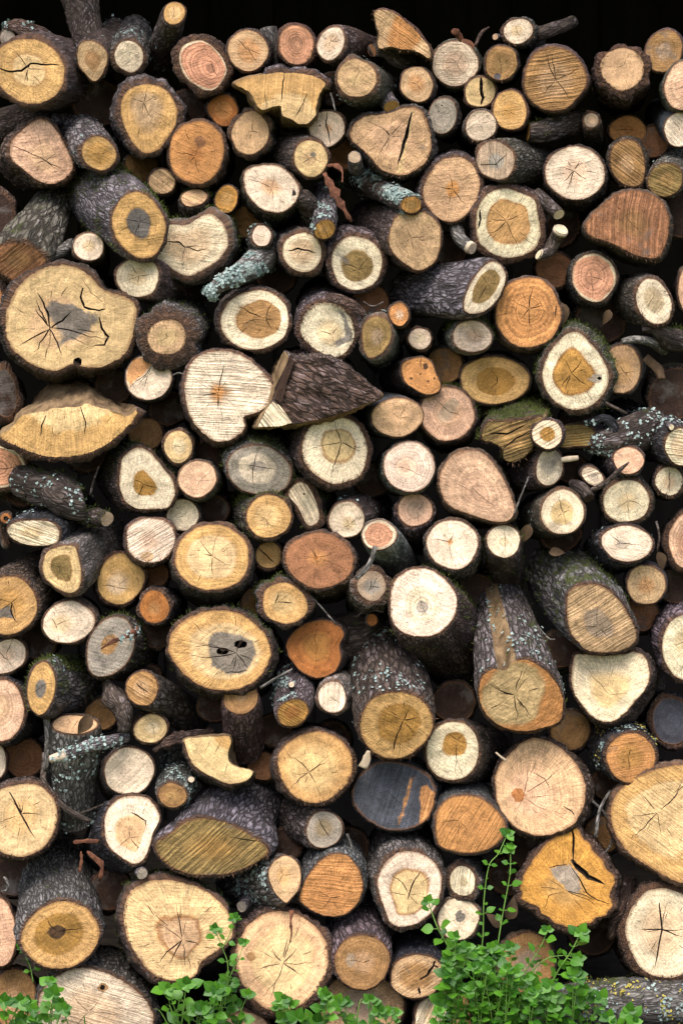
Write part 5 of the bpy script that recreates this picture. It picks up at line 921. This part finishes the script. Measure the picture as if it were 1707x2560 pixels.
for i, a_ in enumerate(((1690, 985, 66, 'shaded bark of a log at the right edge above the blue-dotted black log'), (1135, 1755, 52, 'shaded log end between the golden trunk foot and the irregular-hearted cream log'), (60, 1895, 50, 'shaded log end at the left edge above the cross-cracked yellow log'),
           (1425, 1825, 50, 'shaded log end below the creamy kidney-shaped log'), (1700, 540, 56, 'shaded log end at the right edge beside the reddish D-shaped log'), (1400, 1622, 48, 'shaded log end between the tapering trunk and the mossy D-shaped log'),
           (1385, 675, 46, 'shaded log end above the right shoulder of the four-way cracked log'), (1110, 915, 46, 'shaded log end between the black-spotted orange log and the shaded ochre oval'), (285, 965, 44, 'shaded log end above the right end of the half-moon log'),
           (1690, 1465, 44, 'shaded log end at the right edge above the shadowy-centred cream log'), (925, 755, 46, 'shaded log end right of the shaggy blue-stained cream log'), (365, 1085, 42, 'shaded log end between the half-moon log and the cream egg-shaped log'),
           (95, 1605, 44, 'shaded log end above the narrow upright oval with the blue-grey heart'), (275, 2225, 50, 'shaded log end between the olive-gold log and the very large yellow log'), (1630, 355, 40, 'shaded log end beside the smooth blue-black bodied pale round'),
           (615, 555, 40, 'shaded log end below the big pale peach log'), (1125, 625, 40, 'shaded log end left of the black-slit cream log'), (535, 1275, 36, 'shaded log end below the smooth salmon round'),
           (1600, 1535, 44, 'shaded log end right of the mossy grey-beige D-shaped log'), (255, 1785, 40, 'shaded log end right of the upright oval-topped log'), (685, 1825, 40, 'shaded log end above the large shaggy pale yellow log'),
           (475, 265, 44, 'shaded log end above the small burnt orange log'), (860, 385, 40, 'shaded log end left of the broad scarred log'), (355, 415, 40, 'shaded log end left of the deep orange log'),
           (525, 1135, 38, 'shaded log end left of the greyish pink ringed log'), (1425, 1170, 36, 'shaded log end below the split olive-brown wood face'), (385, 1435, 36, 'shaded log end right of the tan pear-shaped log'),
           (640, 1505, 36, 'shaded log end between the button log and the yellow lobed log'), (395, 1585, 36, 'shaded log end left of the button log'), (535, 1765, 40, 'shaded log end below the button log rim'),
           (655, 1915, 36, 'shaded log end under the bite of the wedge-shaped log'), (1505, 2085, 44, 'shaded log end between the cleft golden log and the huge yellow log'), (715, 2110, 40, 'shaded log end under the purple-barked olive half log'),
           (1310, 2120, 44, 'shaded log end above the left shoulder of the cleft golden log'))):
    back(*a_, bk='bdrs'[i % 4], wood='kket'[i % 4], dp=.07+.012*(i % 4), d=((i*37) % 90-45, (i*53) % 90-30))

B(6, [(960, 1215, 60, .02), (1080, 1230, 95, -.01), (1220, 1180, 120, .0), (1380, 1100, 120, .03)], 'rough dark bark log crosswise right of the split olive-brown wood', 'd', lich=.35, moss=.2, name='shaded_log', cat='log', rough=.25, ns=44, m=34, flake=300)
B(6, [(770, 1330, 16, -.06), (820, 1325, 20, -.06), (880, 1318, 16, -.055)], 'bare pale splinter lying under the split olive-brown wood', mat='pale', name='splinter', cat='wood', ns=8, flat=.6)
B(6, [(830, 1500, 40, .0), (900, 1520, 44, -.02), (950, 1580, 36, -.04)], 'small dark bark stub below the pale bare slanted cut', 'd', name='branch_end', lich=.2, ends=((-1, 'k'),))

for t_, pts, lab in ((5, [(930, 300, 7, .0), (990, 330, 7, -.02), (1060, 300, 5, -.03)], 'thin twig caught above the olive drab oval log'),
                     (4, [(1130, 780, 6, -.03), (1170, 765, 6, -.04), (1200, 775, 4, -.04)], 'pale root hair beside the orange and pale round'),
                     (4, [(590, 1560, 7, -.02), (620, 1450, 7, -.03), (650, 1370, 5, -.03)], 'thin upright stalk left of the cream egg-shaped log'),
                     (9, [(1390, 60, 8, -.02), (1410, 160, 8, -.02), (1395, 260, 6, -.01)], 'dry brown stalk right of the bright cream oval'),
                     (6, [(1060, 960, 12, -.06), (1140, 1000, 12, -.06), (1200, 1030, 8, -.06)], 'broken twig in front of the blue-dotted black log'),
                     (12, [(700, 500, 6, -.05), (620, 470, 6, -.04), (560, 480, 4, -.03)], 'thin twig in shade left of the cleft log peak'),
                     (11, [(820, 430, 9, -.03), (850, 520, 9, -.03), (870, 620, 7, -.02)], 'whitish twig right of the greenish grey weathered round'),
                     (8, [(880, 690, 7, .0), (950, 640, 7, -.02), (1060, 655, 5, -.03)], 'twig crossing the shaded log behind the golden brown log'),
                     (7, [(300, 1330, 24, -.02), (315, 1500, 22, -.02), (300, 1680, 20, -.01)], 'grey upright stick left of the upright oval-topped log'),
                     (2, [(715, 610, 6, -.04), (730, 660, 7, -.05), (745, 725, 4, -.08)], 'short white-tipped twig over the vertical-crack round')):
    B(t_, pts, lab, 'g' if 'pale' in lab or 'white' in lab or 'grey' in lab else 'b', name='twig', cat='twig', ns=7)

# ---------------------------------------------------------------- weeds in front of the stack
def leaf(V, F, A, p, dirn, nrm, ln, wd, rng, fold=.12, curl=.18):
    """one pointed oval leaf, folded along its midrib"""
    dirn = dirn/np.linalg.norm(dirn); side = np.cross(dirn, nrm); side /= np.linalg.norm(side)+1e-9; nrm = np.cross(side, dirn)
    k = len(V); rd = rng.random(); prof = (0, .66, .94, 1, .90, .68, .36, 0); m = len(prof)
    for i, w_ in enumerate(prof):
        s = i/(m-1); c = p + dirn*ln*s - nrm*ln*curl*s*s
        for q in (-1, 0, 1):
            V.append(c + side*q*w_*wd*.5 + nrm*abs(q)*w_*wd*fold*.5); A.append((s, q*1.0*w_, rd))
    for i in range(m-1):
        for j in (0, 1): F.append((k+i*3+j, k+i*3+j+1, k+(i+1)*3+j+1, k+(i+1)*3+j))
PG = 'leafy green weeds growing in front of the stack'
def weed(t, stems, label, size=1.0, dens=1.0, name='chickweed', seed=0, tip=True):
    """stems = lists of (x, y, depth); a pair of leaves at every node and a rosette at the tip"""
    rng = random.Random(seed*101+int(stems[0][0][0])); u0, v0 = px(t, *stems[0][0][:2]); base = unp(u0, v0, stems[0][0][2])
    top = empty(name, base); tag(top, label, 'weed', PG)
    SV = []; SF = []; LV = []; LF = []; LA = []
    for st in stems:
        C = [unp(*px(t, x, y_), dp) for x, y_, dp in st]
        Ls = sum(np.linalg.norm(C[i+1]-C[i]) for i in range(len(C)-1)); m = max(6, int(Ls/.006))
        P = spline(C, m); R = np.linspace(.0014, .0008, m)*size
        V, F, _ = tube_mesh(P, R, 6, .05, seed); o_ = len(SV); SV += list(V); SF += [tuple(x+o_ for x in f) for f in F]
        step = .019/dens*size; a = step*rng.uniform(.3, .8); az = rng.uniform(0, 3.14); acc = 0
        for i in range(1, m-1):
            acc += np.linalg.norm(P[i]-P[i-1])
            if acc < a: continue
            a += step*rng.uniform(.75, 1.3); az += 1.57+rng.uniform(-.4, .4); tg = P[i+1]-P[i-1]; tg /= np.linalg.norm(tg)
            u = np.cross(tg, (.2, -.9, .3)); u /= np.linalg.norm(u); v = np.cross(tg, u)
            for sgn in (0, math.pi):
                if rng.random() < .12: continue
                dd = u*math.cos(az+sgn)+v*math.sin(az+sgn); dd = dd+tg*.45+np.array((0, -.25, rng.uniform(-.25, .25)))
                nn = np.array((rng.uniform(-.4, .4), -.65+rng.uniform(-.3, .3), .75)); ln = size*rng.uniform(.009, .024); pet = dd/np.linalg.norm(dd)*ln*.35
                leaf(LV, LF, LA, P[i]+pet, dd, nn, ln, ln*rng.uniform(.68, .92), rng)
                V, F, _ = tube_mesh([P[i], P[i]+pet*.5, P[i]+pet*1.05], [.0007*size]*3, 5, 0); o_ = len(SV); SV += list(V); SF += [tuple(x+o_ for x in f) for f in F]
        if tip:
            for q in range(rng.randint(4, 6)):
                az = q*1.25+rng.uniform(-.2, .2); dd = np.array((math.cos(az), -.35, math.sin(az)*.8+.25)); nn = np.array((rng.uniform(-.2, .2), -.85, .45)); ln = size*rng.uniform(.011, .020)
                leaf(LV, LF, LA, P[-1], dd, nn, ln, ln*.8, rng, .14, .1)
    mesh_obj('stem', SV, SF, [M['stem']], top, True, loc=base)
    o = mesh_obj('foliage', LV, LF, [M['leaf']], top, True, loc=base); attr(o, 'lv', LA)
# the tall stems
weed(12, [[(235, 1330, -.13), (260, 1100, -.13), (268, 850, -.135), (300, 640, -.135), (360, 560, -.13), (420, 430, -.12)], [(330, 1330, -.13), (385, 980, -.13), (435, 700, -.13), (440, 520, -.12)]], 'tallest weed with two stems climbing right of the small cream rounds', seed=1, size=1.15, dens=.8)
weed(11, [[(1560, 1330, -.15), (1500, 1200, -.155), (1420, 1060, -.16), (1380, 960, -.16), (1350, 870, -.16)]], 'bright weed with large round leaves in front of the shield-shaped log', seed=2, size=1.35, dens=.75)
weed(12, [[(470, 1420, -.14), (560, 1290, -.15), (640, 1160, -.16), (680, 1060, -.16)], [(520, 1400, -.14), (660, 1255, -.15), (790, 1225, -.155), (880, 1245, -.155)]], 'weed with forked stems crossing the dull brown grey-centred log', seed=3, size=1.1)
weed(12, [[(700, 1420, -.15), (760, 1310, -.16), (840, 1190, -.165), (900, 1070, -.165)]], 'leafy weed stem reaching the foot of the cleft golden log', seed=4, size=1.4, dens=1.1)
weed(10, [[(1470, 1560, -.15), (1490, 1300, -.16), (1450, 1170, -.16), (1400, 1050, -.16)], [(1450, 1180, -.16), (1500, 1090, -.16), (1530, 980, -.16)]], 'slender weed reaching up over the right side of the very large yellow log', seed=5, size=1.0, dens=.7)
weed(10, [[(335, 1680, -.13), (345, 1560, -.13), (340, 1470, -.13), (335, 1390, -.13)]], 'weed standing before the big pale log at the bottom edge', seed=6, size=1.2, dens=1.1)
weed(11, [[(30, 1480, -.14), (60, 1360, -.15), (110, 1260, -.15), (150, 1140, -.15)]], 'thin weed sprig in front of the left rim of the very large tan log', seed=7, size=.9, dens=.7)
weed(10, [[(180, 1620, -.12), (185, 1580, -.12), (180, 1540, -.12)]], 'low round-leaved weed in the bottom left corner', seed=8, size=1.5)
weed(10, [[(220, 1400, -.06), (200, 1300, -.05), (170, 1230, -.04), (150, 1170, -.03)]], 'shaded weed in the gap left under the olive-gold log', seed=9, size=1.1)
rng_ = random.Random(77)
def clump(t, n, x0, x1, ytip0, ytip1, ybase, label, s0, size=1.2, ns=1):
    for i in range(n):
        x = x0+(x1-x0)*(i+.5)/n+rng_.uniform(-30, 30); dp = -.115-rng_.uniform(0, .075); yt = rng_.uniform(ytip0, ytip1)
        S_ = []
        for q in range(ns):
            lean = rng_.uniform(-90, 90); S_.append([(x+rng_.uniform(-10, 10), ybase, dp+.02), (x+lean*.35, ybase+(yt-ybase)*.45, dp), (x+lean, yt+rng_.uniform(-40, 60), dp-.012)])
        weed(t, S_, label, seed=s0+i, size=size*rng_.uniform(.75, 1.3), dens=.95)
clump(12, 11, 20, 430, 1120, 1400, 1740, 'green weed in the left half of the dense clump at the lower right', 100, ns=2)
clump(12, 12, 380, 960, 1330, 1560, 1740, 'green weed in the right half of the dense clump at the lower right', 200, ns=2)
clump(10, 6, 1080, 1560, 1330, 1560, 1740, 'green weed in the clump between the yellow and tan very large logs', 300, size=1.35, ns=2)
clump(11, 4, 330, 730, 1500, 1640, 1740, 'low green weed below the very large tan log', 400, size=1.35, ns=2)
clump(11, 3, 760, 1130, 1480, 1640, 1740, 'low green weed before the wide grey-centred log', 500, size=1.1, ns=2)
clump(11, 3, 1330, 1540, 1500, 1600, 1740, 'weed before the pale split chunk at the bottom edge', 600, size=1.3)
clump(10, 3, -20, 240, 1540, 1640, 1740, 'low green weed along the bottom left corner', 700, size=1.2, ns=2)
clump(10, 3, 270, 480, 1480, 1620, 1740, 'green weed before the left part of the big pale bottom log', 800, size=1.2)
clump(12, 3, 1120, 1300, 1590, 1640, 1740, 'small weed before the crosswise grey log at the bottom right', 900, size=1.3)
def grass(t, x, y, dx, dy, dp, label, seed):
    u, v = px(t, x, y); a = unp(u, v, dp); u, v = px(t, x+dx, y+dy); b = unp(u, v, dp-.01); m_ = (a+b)/2+np.array((0, -.01, .02)); P = spline([a, m_, b], 9)
    V = []; F = []
    for i, p in enumerate(P):
        w_ = .0022*(1-i/8.5); V += [p+np.array((-w_, 0, 0)), p+np.array((0, .0006, 0)), p+np.array((w_, 0, 0))]
    for i in range(8):
        for j in (0, 1): F.append((i*3+j, i*3+j+1, i*3+j+4, i*3+j+3))
    o = mesh_obj('grass_blade', V, F, [M['stem']], None, True, loc=a); o.location = tuple(a); tag(o, label, 'grass', 'grass blades at the bottom')
for i, (t_, x, y, dx, dy) in enumerate(((10, 1110, 1700, -130, -130), (10, 1160, 1700, -80, -160), (11, 900, 1690, -160, -100), (11, 880, 1690, 40, -190), (10, 560, 1700, -10, -60), (10, 1240, 1700, -30, -140))):
    grass(t_, x, y, dx, dy, -.17, ['long curved grass blade right of the big pale bottom log', 'second grass blade bending left beside the long curved one', 'grass blade bending left before the grey-centred log', 'upright grass blade before the grey-centred log', 'short grass tip before the big pale bottom log', 'grass blade within the weeds below the very large yellow log'][i], i)
# a few dead leaves caught between the logs
def dead_leaf(t, x, y, dp, ln, ang, label, seed):
    rng = random.Random(seed); u, v = px(t, x, y); p = unp(u, v, dp); V = []; F = []; A = []
    leaf(V, F, A, np.zeros(3), np.array((math.cos(ang), -.2, math.sin(ang))), np.array((.3, -.9, .3)), ln, ln*.6, rng, .5, .4)
    o = mesh_obj('dead_leaf', V, F, [M['dry']], None, True); o.location = tuple(p); tag(o, label, 'leaf', 'dead leaves caught between the logs')
for i, a_ in enumerate(((6, 765, 300, -.03, .06, -1.5, 'curled dead leaf beside the four-way cracked orange log'), (6, 1085, 350, -.02, .035, -1.9, 'dead leaf hanging below the thin-rimmed salmon round'),
                        (12, 420, 990, -.09, .05, 1.2, 'dead leaf behind the tallest weed stem'), (12, 370, 1040, -.09, .04, 2.2, 'folded dead leaf near the base of the tallest weed'),
                        (9, 560, 80, -.02, .045, -1.9, 'dead leaf right of the small bright cream round'), (9, 690, 265, -.03, .035, .1, 'yellow dead leaf above the mossy D-shaped log'),
                        (7, 600, 1330, -.08, .05, -2.2, 'brown torn leaf lying on the upright log top'), (9, 1400, 260, .0, .045, -1.2, 'dead leaf behind the bright cream oval'))):
    dead_leaf(*a_, seed=i)
